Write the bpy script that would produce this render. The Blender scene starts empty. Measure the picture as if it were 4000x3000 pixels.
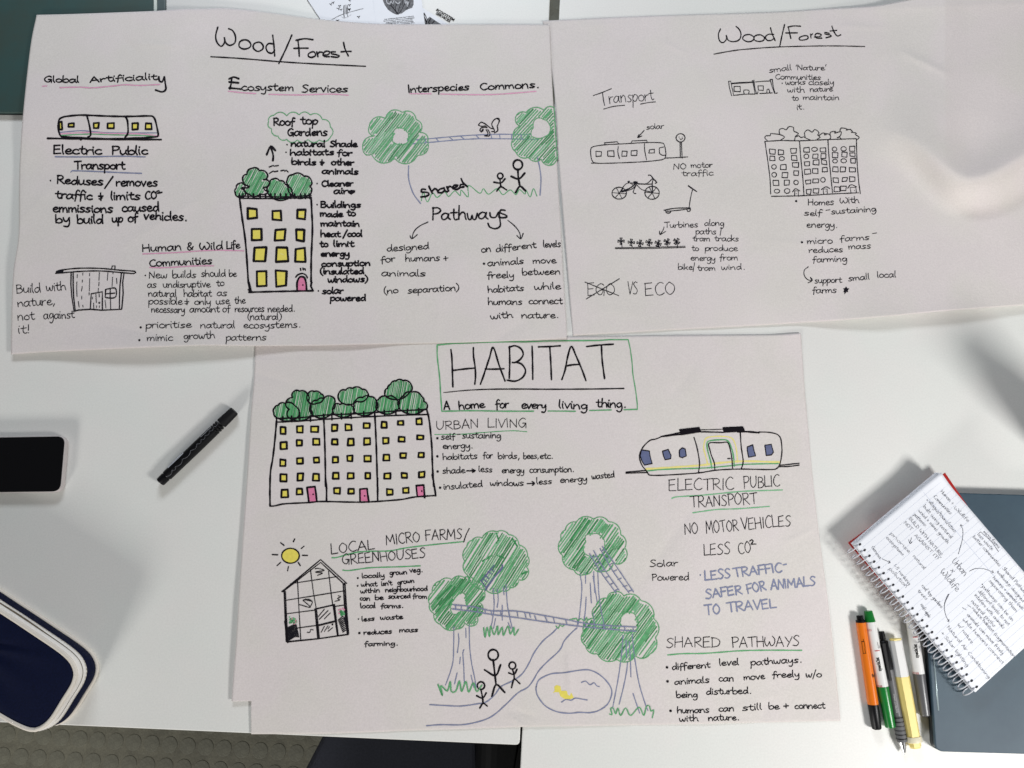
import bpy, bmesh, math, random
import numpy as np
from mathutils import Vector

random.seed(7)
R = math.radians
scene = bpy.context.scene

# ------------------------------------------------------------------ camera
FPX, TILT, CAMH = 3000.0, R(11.5), 1.08
cam_data = bpy.data.cameras.new("camera")
cam_data.lens = 27.0
cam_data.sensor_width = 36.0
cam_data.clip_start = 0.01
cam_data.clip_end = 50
cam = bpy.data.objects.new("camera", cam_data)
cam.location = (0, 0, CAMH)
cam.rotation_euler = (TILT, 0, 0)
scene.collection.objects.link(cam)
scene.camera = cam

# ------------------------------------------------------------------ light of the room
world = bpy.data.worlds.new("World")
scene.world = world
world.use_nodes = True
world.node_tree.nodes["Background"].inputs[0].default_value = (0.97, 0.98, 1.0, 1)
world.node_tree.nodes["Background"].inputs[1].default_value = 0.075
scene.view_settings.view_transform = 'Standard'
scene.view_settings.look = 'None'
scene.view_settings.exposure = 0.06
scene.view_settings.gamma = 1.0

def lamp(name, loc, target, size, size_y, watts, col):
    d = bpy.data.lights.new(name, 'AREA')
    d.shape = 'RECTANGLE'
    d.size = size
    d.size_y = size_y
    d.energy = watts
    d.color = col
    o = bpy.data.objects.new(name, d)
    o.location = loc
    o.rotation_euler = (Vector(target) - Vector(loc)).to_track_quat('-Z', 'Y').to_euler()
    scene.collection.objects.link(o)
lamp("ceiling_light", (-1.95, -2.95, 1.15), (-0.4, 0.0, 0), 0.85, 0.50, 64, (1.0, 0.98, 0.95))
lamp("ceiling_light", (1.45, -0.80, 1.22), (0.35, 0.0, 0), 0.42, 0.34, 27, (1.0, 0.99, 0.975))
lamp("ceiling_light", (-0.35, 2.2, 1.3), (0.0, 0.4, 0), 1.0, 0.45, 27, (0.86, 0.92, 1.0))

# ------------------------------------------------------------------ geometry of the photograph on the table plane
def P(px, py, z=0.0):
    """points on a level z metres above the table top, numbered by photograph coordinates"""
    px = np.asarray(px, float); py = np.asarray(py, float); z = np.asarray(z, float)
    x = (px - 2000.0) / FPX
    y = -(py - 1500.0) / FPX
    yy = y * math.cos(TILT) + math.sin(TILT)
    zz = y * math.sin(TILT) - math.cos(TILT)
    s = (z - CAMH) / zz
    return np.stack([x * s, yy * s, z + 0 * s], axis=-1)

def V(px, py, z=0.0):
    p = P(px, py, z)
    return Vector((float(p[0]), float(p[1]), float(p[2])))

def lin(c):
    return tuple(((v / 255) / 12.92) if v / 255 < 0.04045 else (((v / 255) + 0.055) / 1.055) ** 2.4 for v in c)

def mat(name, rgb, rough=0.6, k=1.0, mottle=0.0, scale=30.0, bump=0.0, bscale=400.0, metallic=0.0, coat=0.0, rgb2=None, sheen=0.0, spec=0.5, grain=0.0, gscale=700.0, tint=None):
    m = bpy.data.materials.new(name)
    m.use_nodes = True
    nt = m.node_tree
    b = nt.nodes["Principled BSDF"]
    c = [min(1, v * k) for v in lin(rgb)]
    b.inputs["Base Color"].default_value = (*c, 1)
    b.inputs["Roughness"].default_value = rough
    b.inputs["Metallic"].default_value = metallic
    b.inputs["Coat Weight"].default_value = coat
    b.inputs["Sheen Weight"].default_value = sheen
    b.inputs["Specular IOR Level"].default_value = spec
    tc = nt.nodes.new("ShaderNodeTexCoord")
    if mottle > 0 or rgb2:
        n = nt.nodes.new("ShaderNodeTexNoise")
        n.inputs["Scale"].default_value = scale
        n.inputs["Detail"].default_value = 6
        n.inputs["Roughness"].default_value = 0.65
        nt.links.new(tc.outputs["Object"], n.inputs["Vector"])
        r = nt.nodes.new("ShaderNodeValToRGB")
        c2 = [min(1, v * k) for v in lin(rgb2)] if rgb2 else [v * (1 - mottle) for v in c]
        r.color_ramp.elements[0].color = (*c2, 1)
        r.color_ramp.elements[1].color = (*[min(1, v * (1 + (mottle if not rgb2 else 0))) for v in c], 1)
        r.color_ramp.elements[0].position = 0.36
        r.color_ramp.elements[1].position = 0.64
        nt.links.new(n.outputs["Fac"], r.inputs["Fac"])
        nt.links.new(r.outputs["Color"], b.inputs["Base Color"])
    if grain > 0:
        src = b.inputs["Base Color"].links[0].from_socket if b.inputs["Base Color"].links else None
        if tint:
            n4 = nt.nodes.new("ShaderNodeTexNoise")
            n4.inputs["Scale"].default_value = 9.0
            n4.inputs["Detail"].default_value = 3
            nt.links.new(tc.outputs["Object"], n4.inputs["Vector"])
            r4 = nt.nodes.new("ShaderNodeValToRGB")
            r4.color_ramp.elements[0].position = 0.42
            r4.color_ramp.elements[1].position = 0.60
            r4.color_ramp.elements[0].color = (*tint[0], 1)
            r4.color_ramp.elements[1].color = (*tint[1], 1)
            nt.links.new(n4.outputs["Fac"], r4.inputs["Fac"])
            mt = nt.nodes.new("ShaderNodeMix"); mt.data_type = 'RGBA'; mt.blend_type = 'MULTIPLY'
            mt.inputs[0].default_value = 1.0
            nt.links.new(src, mt.inputs[6]); nt.links.new(r4.outputs["Color"], mt.inputs[7])
            src = mt.outputs[2]
        n3 = nt.nodes.new("ShaderNodeTexNoise")
        n3.inputs["Scale"].default_value = gscale
        n3.inputs["Detail"].default_value = 2
        nt.links.new(tc.outputs["Object"], n3.inputs["Vector"])
        r3 = nt.nodes.new("ShaderNodeMapRange")
        r3.inputs[1].default_value = 0.3; r3.inputs[2].default_value = 0.7
        r3.inputs[3].default_value = 1-grain; r3.inputs[4].default_value = 1+grain
        nt.links.new(n3.outputs["Fac"], r3.inputs[0])
        mx = nt.nodes.new("ShaderNodeMix"); mx.data_type = 'RGBA'; mx.blend_type = 'MULTIPLY'
        mx.inputs[0].default_value = 1.0
        if src: nt.links.new(src, mx.inputs[6])
        else: mx.inputs[6].default_value = (*c, 1)
        nt.links.new(r3.outputs[0], mx.inputs[7])
        nt.links.new(mx.outputs[2], b.inputs["Base Color"])
    if bump > 0:
        n2 = nt.nodes.new("ShaderNodeTexNoise")
        n2.inputs["Scale"].default_value = bscale
        n2.inputs["Detail"].default_value = 5
        nt.links.new(tc.outputs["Object"], n2.inputs["Vector"])
        bp = nt.nodes.new("ShaderNodeBump")
        bp.inputs["Strength"].default_value = bump
        bp.inputs["Distance"].default_value = 0.001
        nt.links.new(n2.outputs["Fac"], bp.inputs["Height"])
        nt.links.new(bp.outputs["Normal"], b.inputs["Normal"])
    return m

K = 1.22
M = {
 'table': mat("white_laminate", (234, 233, 229), 0.42, 1.0, 0.012, 6, 0.03, 900, grain=0.03, gscale=420, tint=((1.0, 0.995, 0.99), (0.985, 1.0, 0.99))),
 'edge': mat("table_edge", (196, 201, 192), 0.45, 1.0, 0.02, 20),
 'legm': mat("grey_metal", (120, 122, 124), 0.4, 1.0, metallic=0.7),
 'paper': mat("flipchart_paper", (225, 218, 216), 0.85, 1.0, 0.022, 5, 0.3, 260, spec=0.2, grain=0.045, gscale=480, tint=((1.0, 0.985, 0.985), (0.975, 0.985, 0.95))),
 'card': mat("card_stock", (238, 240, 246), 0.5, 1.0, 0.01, 40),
 'black': mat("black_ink", (20, 15, 22), 0.7, 1.0, 0.12, 300, spec=0.12),
 'fine': mat("fineliner_ink", (26, 24, 32), 0.7, 1.0, 0.12, 300, spec=0.12),
 'green': mat("green_ink", (94, 168, 112), 0.6, 1.0, 0.16, 160),
 'greenl': mat("green_ink_light", (122, 186, 138), 0.6, 1.0, 0.12, 200),
 'greend': mat("green_ink_dense", (56, 138, 80), 0.6, 1.0, 0.10, 200),
 'blue': mat("blue_grey_ink", (128, 134, 164), 0.6, 1.0, 0.10, 200),
 'blued': mat("blue_grey_ink_dense", (98, 106, 142), 0.6, 1.0, 0.10, 200),
 'yellow': mat("yellow_ink", (238, 222, 98), 0.6, 1.0, 0.06, 300),
 'yellowl': mat("yellow_ink_light", (238, 226, 140), 0.6, 1.0, 0.05, 300),
 'pink': mat("pink_ink", (228, 130, 168), 0.6, 1.0, 0.10, 300),
 'pinkl': mat("pink_ink_light", (226, 160, 190), 0.6, 1.0, 0.08, 200),
 'grey': mat("grey_print", (120, 120, 124), 0.6, 1.0, 0.35, 220, rgb2=(58, 58, 62)),
 'greyl': mat("pale_grey_print", (196, 197, 202), 0.6, 1.0, 0.1, 220),
 'pencil': mat("ballpoint_ink", (78, 80, 92), 0.6, 1.0, 0.1, 300),
 'rule': mat("ruled_line", (200, 207, 226), 0.7, 1.0),
}

def link(name, me, m, parent=None, smooth=False):
    o = bpy.data.objects.new(name, me)
    scene.collection.objects.link(o)
    if m is not None:
        for mm in (m if isinstance(m, (list, tuple)) else [m]):
            me.materials.append(mm)
    if parent is not None:
        o.parent = parent
        o.matrix_parent_inverse = parent.matrix_world.inverted() if False else o.matrix_parent_inverse
        o.location = -Vector(parent['_w']) if '_w' in parent else (0, 0, 0)
    if smooth:
        me.polygons.foreach_set("use_smooth", [True] * len(me.polygons))
    return o

def thing(name, label, cat, loc=(0, 0, 0), group=None):
    """an Empty at the thing's base; meshes written in world coordinates are shifted back when parented"""
    o = bpy.data.objects.new(name, None)
    o.empty_display_size = 0.02
    scene.collection.objects.link(o)
    o.location = loc
    o['_w'] = tuple(loc)
    o['label'] = label
    o['category'] = cat
    if group:
        o['group'] = group
    return o

def mesh(verts, faces, name="mesh"):
    me = bpy.data.meshes.new(name)
    me.from_pydata([tuple(v) for v in verts], [], faces)
    me.update()
    return me

def bm_mesh(bm, name="mesh"):
    me = bpy.data.meshes.new(name)
    bm.to_mesh(me)
    bm.free()
    return me

# ------------------------------------------------------------------ stroke helpers (photograph coordinates)
def catmull(pts, step=6.0):
    if len(pts) < 3:
        if len(pts) == 1:
            return [pts[0]]
        a, b = pts
        L = math.hypot(b[0]-a[0], b[1]-a[1])
        n = max(1, int(L / 25))
        return [(a[0]+(b[0]-a[0])*i/n, a[1]+(b[1]-a[1])*i/n) for i in range(n+1)]
    closed = abs(pts[0][0]-pts[-1][0]) + abs(pts[0][1]-pts[-1][1]) < 0.01
    if closed:
        q = [pts[-2]] + list(pts) + [pts[1]]
    else:
        q = [(2*pts[0][0]-pts[1][0], 2*pts[0][1]-pts[1][1])] + list(pts) + [(2*pts[-1][0]-pts[-2][0], 2*pts[-1][1]-pts[-2][1])]
    out = []
    for i in range(1, len(q)-2):
        p0, p1, p2, p3 = q[i-1], q[i], q[i+1], q[i+2]
        L = math.hypot(p2[0]-p1[0], p2[1]-p1[1])
        n = max(1, min(14, int(round(L / step))))
        for j in range(n):
            t = j / n
            t2, t3 = t*t, t*t*t
            out.append(tuple(0.5*((2*p1[k]) + (-p0[k]+p2[k])*t + (2*p0[k]-5*p1[k]+4*p2[k]-p3[k])*t2 + (-p0[k]+3*p1[k]-3*p2[k]+p3[k])*t3) for k in (0, 1)))
    out.append(tuple(pts[-1]))
    return out

SPLIT = {'bullet_marks': 'bullet_mark', 'green_underlines': 'underline', 'pink_underlines': 'underline', 'blue_underlines': 'underline',
         'arrows': 'arrow', 'handwriting': 'pen_mark', 'section_headings': 'pen_mark', 'coloured_stripes': 'coloured_stripe', 'green_frame': 'frame_line', 'flowers_drawing': 'flower_dab'}
class Ink:
    """pen marks on one sheet: ribbons and fills that follow the sheet's surface"""
    text = False
    def __init__(self, hfun, base=0.00012):
        self.h = hfun; self.base = base
        self.v = []; self.z = []; self.f = []; self.mi = []; self.mats = []
        self.n = 0
    def mid(self, m):
        if m not in self.mats:
            self.mats.append(m)
        return self.mats.index(m)
    def lift(self, layer):
        self.n += 1
        return self.base + layer * 0.00016 + (self.n % 50) * 0.0000025
    def line(self, pts, w, m='black', smooth=True, layer=1, step=6.0, vary=0.13, taper=0.0):
        if m == 'black' and not self.text: w *= 1.2
        if len(pts) == 1:
            x, y = pts[0]
            self.disc(x, y, w*0.62, m, layer)
            return
        s = catmull(pts, step) if smooth else self.dense(pts)
        c = [s[0]]
        for p in s[1:]:
            if math.hypot(p[0]-c[-1][0], p[1]-c[-1][1]) > 0.4:
                c.append(p)
        if len(c) < 2:
            return
        z = self.lift(layer); mi = self.mid(m); r = w / 2
        b = len(self.v); n = len(c)
        dirs = []
        for i in range(n):
            a = c[max(0, i-1)]; d = c[min(n-1, i+1)]
            dx, dy = d[0]-a[0], d[1]-a[1]
            L = math.hypot(dx, dy) or 1
            dirs.append((dx/L, dy/L))
        if not smooth:
            pass
        ph = random.random()*6
        for i in range(n):
            dx, dy = dirs[i]
            rr = r*(1 + vary*math.sin(i*0.7+ph))
            if taper and i > n*0.6:
                rr *= 1 - taper*(i-n*0.6)/(n*0.4)
            self.v.append((c[i][0]-dy*rr, c[i][1]+dx*rr)); self.v.append((c[i][0]+dy*rr, c[i][1]-dx*rr))
            self.z += [z, z]
        for i in range(n-1):
            k = b+2*i
            self.f.append((k, k+1, k+3, k+2)); self.mi.append(mi)
        for end, (i, sg) in enumerate(((0, -1), (n-1, 1))):
            dx, dy = dirs[i][0]*sg, dirs[i][1]*sg
            k = len(self.v)
            rr = r*(1-taper if (end and taper) else 1)
            for a in (-50, 0, 50):
                ca, sa = math.cos(R(a)), math.sin(R(a))
                self.v.append((c[i][0]+(dx*ca-dy*sa)*rr, c[i][1]+(dy*ca+dx*sa)*rr)); self.z.append(z)
            l, rt = b+2*i, b+2*i+1
            self.f.append((l, rt, k, k+1, k+2) if sg > 0 else (rt, l, k, k+1, k+2)); self.mi.append(mi)
    def dense(self, pts, L0=25):
        out = []
        for a, b in zip(pts, pts[1:]):
            L = math.hypot(b[0]-a[0], b[1]-a[1]); n = max(1, int(L/L0))
            out += [(a[0]+(b[0]-a[0])*i/n, a[1]+(b[1]-a[1])*i/n) for i in range(n)]
        return out + [pts[-1]]
    def poly(self, pts, w, m='black', layer=1):
        """straight-sided polyline: one ribbon per side"""
        for a, b in zip(pts, pts[1:]):
            self.line([a, b], w, m, True, layer)
    def disc(self, x, y, r, m='black', layer=1):
        z = self.lift(layer); b = len(self.v)
        for i in range(9):
            a = i*2*math.pi/9
            self.v.append((x+r*math.cos(a), y+r*math.sin(a))); self.z.append(z)
        self.f.append(tuple(range(b, b+9))); self.mi.append(self.mid(m))
    def fill(self, pts, m, layer=0, smooth=False):
        s = catmull(pts, 8) if smooth else pts
        if abs(s[0][0]-s[-1][0])+abs(s[0][1]-s[-1][1]) < 0.01:
            s = s[:-1]
        z = self.lift(layer); b = len(self.v)
        for p in s:
            self.v.append(p); self.z.append(z)
        self.f.append(tuple(range(b, b+len(s)))); self.mi.append(self.mid(m))
    def hatch(self, poly, ang, gap, w, mats=('green',), holes=(), jit=6.0, layer=0, skip=0.0, inset=3.0):
        ca, sa = math.cos(R(ang)), math.sin(R(ang))
        rot = lambda p: (p[0]*ca+p[1]*sa, -p[0]*sa+p[1]*ca)
        inv = lambda p: (p[0]*ca-p[1]*sa, p[0]*sa+p[1]*ca)
        loops = [[rot(p) for p in poly]] + [[rot(p) for p in h] for h in holes]
        ys = [p[1] for p in loops[0]]
        y = min(ys)+gap*0.4
        while y < max(ys):
            xs = []
            for lp in loops:
                for a, b in zip(lp, lp[1:]+lp[:1]):
                    if (a[1] > y) != (b[1] > y):
                        xs.append(a[0]+(y-a[1])*(b[0]-a[0])/(b[1]-a[1]))
            xs.sort()
            for x0, x1 in zip(xs[::2], xs[1::2]):
                x0 += inset+random.uniform(0, jit); x1 -= inset+random.uniform(0, jit)
                if x1-x0 < w*0.6 or random.random() < skip:
                    continue
                cuts = [x0]
                while x1-cuts[-1] > 120 and random.random() < 0.8:
                    cuts.append(cuts[-1]+random.uniform(50, 110))
                cuts.append(x1)
                for s0, s1 in zip(cuts, cuts[1:]):
                    d = random.uniform(-1.5, 1.5)
                    self.line([inv((s0-random.uniform(0, 6), y+d)), inv(((s0+s1)/2, y+random.uniform(-1, 1))), inv((s1, y+d*0.3))],
                              w*random.uniform(0.8, 1.2), random.choice(mats), True, layer, step=14)
            y += gap*random.uniform(0.8, 1.2)
    def build(self, name, parent, label=None):
        if not self.v:
            return None
        if name in SPLIT and len(self.f) > 0:
            return self.split_build(SPLIT[name], parent)
        v = np.array(self.v)
        hz = self.h(v[:, 0], v[:, 1]) + np.array(self.z)
        w = P(v[:, 0], v[:, 1], hz)
        me = mesh(w.tolist(), self.f, name)
        # all faces look up
        o = link(name, me, [M[m] for m in self.mats], parent)
        me.polygons.foreach_set("material_index", self.mi)
        bm = bmesh.new(); bm.from_mesh(me)
        for f in bm.faces:
            if f.normal.z < 0:
                f.normal_flip()
        big = [f for f in bm.faces if len(f.verts) > 9]
        if big:
            bmesh.ops.triangulate(bm, faces=big)
        bm.to_mesh(me); bm.free()
        if label:
            o['label'] = label
        return o

def split_build(self, name, parent):
    """every pen stroke becomes a part of its own"""
    par = list(range(len(self.v)))
    def find(a):
        while par[a] != a:
            par[a] = par[par[a]]; a = par[a]
        return a
    for f in self.f:
        for q in f[1:]:
            par[find(q)] = find(f[0])
    groups = {}
    for k, f in enumerate(self.f):
        groups.setdefault(find(f[0]), []).append(k)
    for ks in groups.values():
        q = type(self)(self.h); q.mats = self.mats
        used = sorted({i for k in ks for i in self.f[k]}); mp = {i: j for j, i in enumerate(used)}
        q.v = [self.v[i] for i in used]; q.z = [self.z[i] for i in used]
        q.f = [tuple(mp[i] for i in self.f[k]) for k in ks]; q.mi = [self.mi[k] for k in ks]
        q.build(name, parent)
Ink.split_build = split_build

# tiles used to read positions off the photograph: origin and scale
TL = {1:(0,0,2.765),2:(800,0,2.765),3:(1400,0,2.765),4:(0,500,2.765),5:(800,500,2.765),6:(1400,500,2.765),7:(0,900,2.765),
 8:(500,900,2.765),9:(2200,0,2.765),10:(2800,0,2.765),11:(2200,500,2.765),12:(2800,500,2.765),14:(2200,900,2.765),15:(2900,950,2.765),
 16:(1400,900,2.4578),17:(950,1300,2.765),18:(950,1600,2.765),19:(1650,1300,2.6024),20:(1100,900,5.53),21:(2400,1600,2.765),
 22:(1050,2000,2.765),23:(1650,1980,2.212),24:(1650,2400,2.765),25:(2200,2400,3.318),26:(2450,2050,2.765),27:(2500,2400,2.765),
 31:(0,1450,2.212),32:(0,2100,2.212),35:(3250,1800,1.691),36:(3500,2000,2.538),37:(3250,2300,1.36)}
def T(t, s):
    """'u,v u,v' in tile t -> photograph coordinates"""
    x0, y0, k = TL[t]
    return [(x0+float(a)/k, y0+float(b)/k) for a, b in (q.split(',') for q in s.split())]

def bumps(c, cx=None, cy=None, b=0.34, closed=True):
    """cusps joined by outward arcs: the scalloped outline of a drawn crown"""
    if cx is None:
        cx = sum(p[0] for p in c)/len(c); cy = sum(p[1] for p in c)/len(c)
    out = []
    q = list(c)+([c[0]] if closed else [])
    for a, d in zip(q, q[1:]):
        mx, my = (a[0]+d[0])/2, (a[1]+d[1])/2
        dx, dy = d[0]-a[0], d[1]-a[1]
        L = math.hypot(dx, dy) or 1
        nx, ny = -dy/L, dx/L
        if nx*(mx-cx)+ny*(my-cy) < 0:
            nx, ny = -nx, -ny
        for i in range(7):
            t = i/7
            k = math.sin(math.pi*t)**0.8*b*L
            out.append((a[0]+dx*t+nx*k, a[1]+dy*t+ny*k))
    out.append(q[-1])
    return out

# ------------------------------------------------------------------ the writer's letters (x height = 1, baseline 0)
G = {
'a':("0.76,0.8 0.45,1.0 0.1,0.68 0.06,0.25 0.3,0.0 0.6,0.25 0.78,0.92;0.78,0.92 0.74,0.3 0.92,0.02",.98),
'b':("0.06,1.85 0.05,0.9 0.1,0.05;0.1,0.55 0.42,0.98 0.76,0.65 0.68,0.15 0.35,-0.03 0.1,0.15",.84),
'c':("0.7,0.82 0.42,1.0 0.08,0.6 0.14,0.15 0.42,0.0 0.76,0.14",.8),
'd':("0.7,0.8 0.4,0.95 0.08,0.5 0.22,0.03 0.52,0.12 0.74,0.6;0.76,1.85 0.76,0.8 0.84,0.02",.95),
'e':("0.1,0.48 0.5,0.52 0.7,0.78 0.45,1.0 0.12,0.65 0.16,0.15 0.46,0.0 0.82,0.2",.84),
'f':("0.68,1.62 0.46,1.8 0.26,1.4 0.25,0.6 0.2,-0.35;!0.0,0.82 0.62,0.95",.66),
'g':("0.7,0.85 0.4,1.0 0.08,0.6 0.25,0.08 0.6,0.3 0.73,0.9;0.73,0.9 0.78,0.0 0.6,-0.72 0.3,-0.82 0.1,-0.6",.9),
'h':("0.08,1.85 0.08,0.9 0.1,0.0;0.1,0.5 0.38,0.95 0.66,0.8 0.7,0.3 0.8,0.0",.88),
'i':("0.1,0.98 0.1,0.4 0.18,0.0;0.14,1.45",.32),
'j':("0.2,0.98 0.2,-0.4 0.0,-0.7;0.22,1.45",.32),
'k':("0.08,1.85 0.1,0.0;!0.62,0.95 0.14,0.42;!0.25,0.5 0.72,0.0",.8),
'l':("0.1,1.85 0.08,0.5 0.22,0.0",.34),
'm':("0.05,0.95 0.1,0.0;0.1,0.5 0.32,0.95 0.5,0.8 0.52,0.08;0.52,0.5 0.78,0.95 0.98,0.78 1.08,0.0",1.2),
'n':("0.05,0.95 0.1,0.0;0.1,0.5 0.42,0.98 0.66,0.78 0.76,0.0",.9),
'o':("0.42,1.0 0.1,0.72 0.1,0.22 0.42,0.0 0.76,0.25 0.74,0.75 0.42,1.0",.88),
'p':("0.08,0.95 0.1,0.0 0.05,-0.85;0.1,0.5 0.38,1.0 0.74,0.78 0.66,0.22 0.38,0.0 0.1,0.2",.84),
'q':("0.7,0.85 0.4,1.0 0.08,0.6 0.25,0.08 0.6,0.3 0.73,0.9;0.73,0.9 0.78,-0.8",.9),
'r':("0.05,0.95 0.1,0.0;0.1,0.48 0.3,0.88 0.6,0.92",.66),
's':("0.66,0.88 0.36,1.0 0.12,0.75 0.38,0.5 0.64,0.25 0.36,0.0 0.04,0.08",.76),
't':("0.3,1.5 0.27,0.4 0.44,0.0 0.68,0.12;!0.0,0.98 0.62,1.04",.7),
'u':("0.05,0.95 0.08,0.3 0.32,0.0 0.6,0.3 0.7,0.95;0.7,0.95 0.68,0.3 0.82,0.0",.88),
'v':("!0.05,1.0 0.35,0.0 0.68,1.05",.76),
'w':("0.05,0.95 0.14,0.12 0.36,0.05 0.52,0.7 0.62,0.08 0.86,0.1 1.0,0.98",1.1),
'x':("!0.05,0.95 0.7,0.0;!0.68,0.98 0.05,0.0",.78),
'y':("0.05,0.95 0.14,0.35 0.45,0.3 0.68,0.95;0.68,0.95 0.7,-0.2 0.48,-0.78 0.1,-0.7",.84),
'z':("!0.05,0.95 0.65,0.95 0.05,0.02 0.7,0.02",.78),
'A':("!0.05,0.0 0.5,1.7 0.98,0.0;!0.18,0.6 0.86,0.62",1.08),
'B':("!0.1,1.68 0.12,0.02;0.1,1.66 0.55,1.65 0.78,1.3 0.55,0.98 0.2,0.92;0.2,0.92 0.65,0.88 0.9,0.45 0.6,0.05 0.1,0.0",1.0),
'C':("0.9,1.5 0.6,1.7 0.2,1.25 0.1,0.6 0.35,0.06 0.65,0.0 0.95,0.2",1.02),
'D':("!0.1,1.68 0.12,0.02;0.0,1.62 0.6,1.5 0.95,0.95 0.75,0.25 0.05,0.0",1.08),
'E':("!0.1,1.62 0.08,0.02;!0.05,1.62 0.75,1.7;!0.1,0.86 0.68,0.93;!0.08,0.02 0.8,0.06",.92),
'F':("!0.12,1.62 0.14,-0.02;!0.05,1.62 0.85,1.7;!0.02,0.86 0.68,0.9",.9),
'G':("0.9,1.45 0.6,1.7 0.2,1.25 0.1,0.6 0.38,0.05 0.72,0.2 0.86,0.72;!0.55,0.74 0.95,0.74 0.92,-0.1",1.08),
'H':("!0.1,1.7 0.1,0.0;!0.88,1.7 0.92,0.0;!0.1,0.82 0.9,0.9",1.08),
'I':("!0.12,1.7 0.14,0.0",.36),
'J':("0.6,1.7 0.6,0.3 0.35,0.0 0.05,0.2",.76),
'K':("!0.1,1.7 0.12,0.0;!0.85,1.65 0.15,0.8;!0.3,0.95 0.9,0.0",.98),
'L':("!0.12,1.7 0.1,0.05;!0.1,0.05 0.82,0.08",.88),
'M':("!0.08,0.0 0.18,1.68 0.62,0.5 1.05,1.7 1.2,0.0",1.34),
'N':("!0.1,0.0 0.14,1.65 0.85,0.08 0.9,1.7",1.05),
'O':("0.5,1.68 0.14,1.2 0.12,0.5 0.5,0.0 0.92,0.5 0.9,1.2 0.5,1.68",1.1),
'P':("!0.12,1.7 0.14,-0.02;0.05,1.62 0.6,1.68 0.84,1.3 0.6,0.9 0.16,0.8",.92),
'R':("!0.12,1.7 0.14,-0.02;0.05,1.62 0.6,1.68 0.82,1.3 0.6,0.92 0.2,0.84;!0.25,0.84 0.95,0.0",1.02),
'S':("0.82,1.5 0.5,1.7 0.18,1.35 0.45,0.95 0.8,0.5 0.5,0.02 0.08,0.12",.94),
'T':("!0.0,1.6 1.0,1.7;!0.5,1.64 0.54,0.0",1.06),
'U':("0.1,1.7 0.1,0.5 0.45,0.0 0.85,0.5 0.9,1.7",1.06),
'V':("!0.05,1.7 0.45,0.0 0.9,1.7",.98),
'W':("0.1,1.6 0.02,0.8 0.3,0.05 0.6,0.9 0.6,0.9 0.8,0.1 1.15,0.4 1.25,1.2 0.95,1.75",1.36),
'Y':("!0.05,1.7 0.5,0.85;!0.95,1.72 0.4,0.0",1.0),
'0':("0.45,1.6 0.12,1.1 0.12,0.5 0.45,0.0 0.8,0.5 0.8,1.1 0.45,1.6",.95),
'1':("!0.2,1.6 0.22,0.0",.45),
'2':("0.1,1.3 0.4,1.6 0.65,1.25 0.4,0.5 0.05,0.05;!0.05,0.05 0.85,0.1",.9),
'5':("!0.7,1.6 0.2,1.6 0.15,1.0;0.15,0.95 0.6,0.95 0.7,0.4 0.4,0.0 0.05,0.1",.85),
'.':("0.3,0.06",.5), ',':("!0.3,0.15 0.15,-0.35",.45), '!':("!0.15,1.7 0.12,0.55;0.12,0.02",.35),
"'":("!0.15,1.8 0.08,1.3",.3), '/':("!0.55,2.0 0.0,-0.4",.62), '-':("!0.05,0.6 0.55,0.66",.66),
'(':("0.4,1.9 0.1,1.2 0.1,0.3 0.45,-0.4",.5), ')':("0.1,1.9 0.42,1.2 0.4,0.3 0.05,-0.4",.5),
'+':("!0.35,1.2 0.35,0.1;!0.0,0.62 0.7,0.68",.8), '*':("0.12,0.5",.36),
'~':("!0.4,1.4 0.4,-0.1;0.0,0.8 0.75,0.7;0.1,0.2 0.3,0.1 0.6,0.4",.9),
'&':("0.85,0.1 0.3,1.0 0.35,1.65 0.62,1.6 0.6,1.2 0.15,0.6 0.3,0.05 0.65,0.1 0.95,0.75",1.06),
'>':("!0.0,0.6 1.5,0.7;!1.2,1.0 1.5,0.7 1.2,0.35",1.8), ' ':("",.62),
}
def parse_glyph(ch):
    s, adv = G[ch]
    out = []
    if s:
        for part in s.split(';'):
            st = part.startswith('!')
            pts = [tuple(map(float, q.split(','))) for q in part.lstrip('!').split()]
            out.append((st, pts))
    return out, adv
GC = {}
def write(ink, text, a, b, xh, w, m='black', wob=0.05):
    """one word or line from a to b (baseline ends, photograph px), letters xh px high"""
    tot = 0
    for ch in text:
        if ch not in GC: GC[ch] = parse_glyph(ch)
        tot += GC[ch][1]
    last = text[-1]
    tot -= 0.12
    dx, dy = b[0]-a[0], b[1]-a[1]
    L = math.hypot(dx, dy)
    ux, uy = dx/L, dy/L
    sx = L/tot
    pen = 0
    for ch in text:
        strokes, adv = GC[ch]
        jy = random.uniform(-wob, wob)*1.2; js = 1+random.uniform(-wob, wob)*1.6
        sl = random.uniform(-0.06, 0.1)
        for st, pts in strokes:
            q = []
            for (x, y) in pts:
                x += random.uniform(-wob, wob)*0.6; y += random.uniform(-wob, wob)*0.6
                X = (pen + x + sl*y*0.5*xh/max(sx, 1e-6)*0.8)*sx
                Y = (y*js+jy)*xh
                q.append((a[0]+ux*X+uy*Y, a[1]+uy*X-ux*Y))
            if st:
                if len(q) == 2:
                    ink.line(q, w, m)
                else:
                    ink.poly(q, w, m)
            else:
                ink.line(q, w, m, step=max(3.0, xh*0.22))
        pen += adv

def para(ink, t, xh, w, spec, m='black'):
    """spec: lines of 'word|u0,v0 u1,v1' in tile t; every word is a part of its sheet"""
    k = TL[t][2]
    for ln in spec.strip().split('\n'):
        s, c = ln.strip().rsplit('|', 1)
        a, b = T(t, c)
        q = Ink(ink.h)
        q.n = ink.n; q.text = True
        wf = 0.70 if w >= 19 else 0.84
        write(q, s, a, b, (xh-0.5*w)*1.12/k, w*wf/k, m)
        q.build('written_word', SHEET[ink.h])

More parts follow.
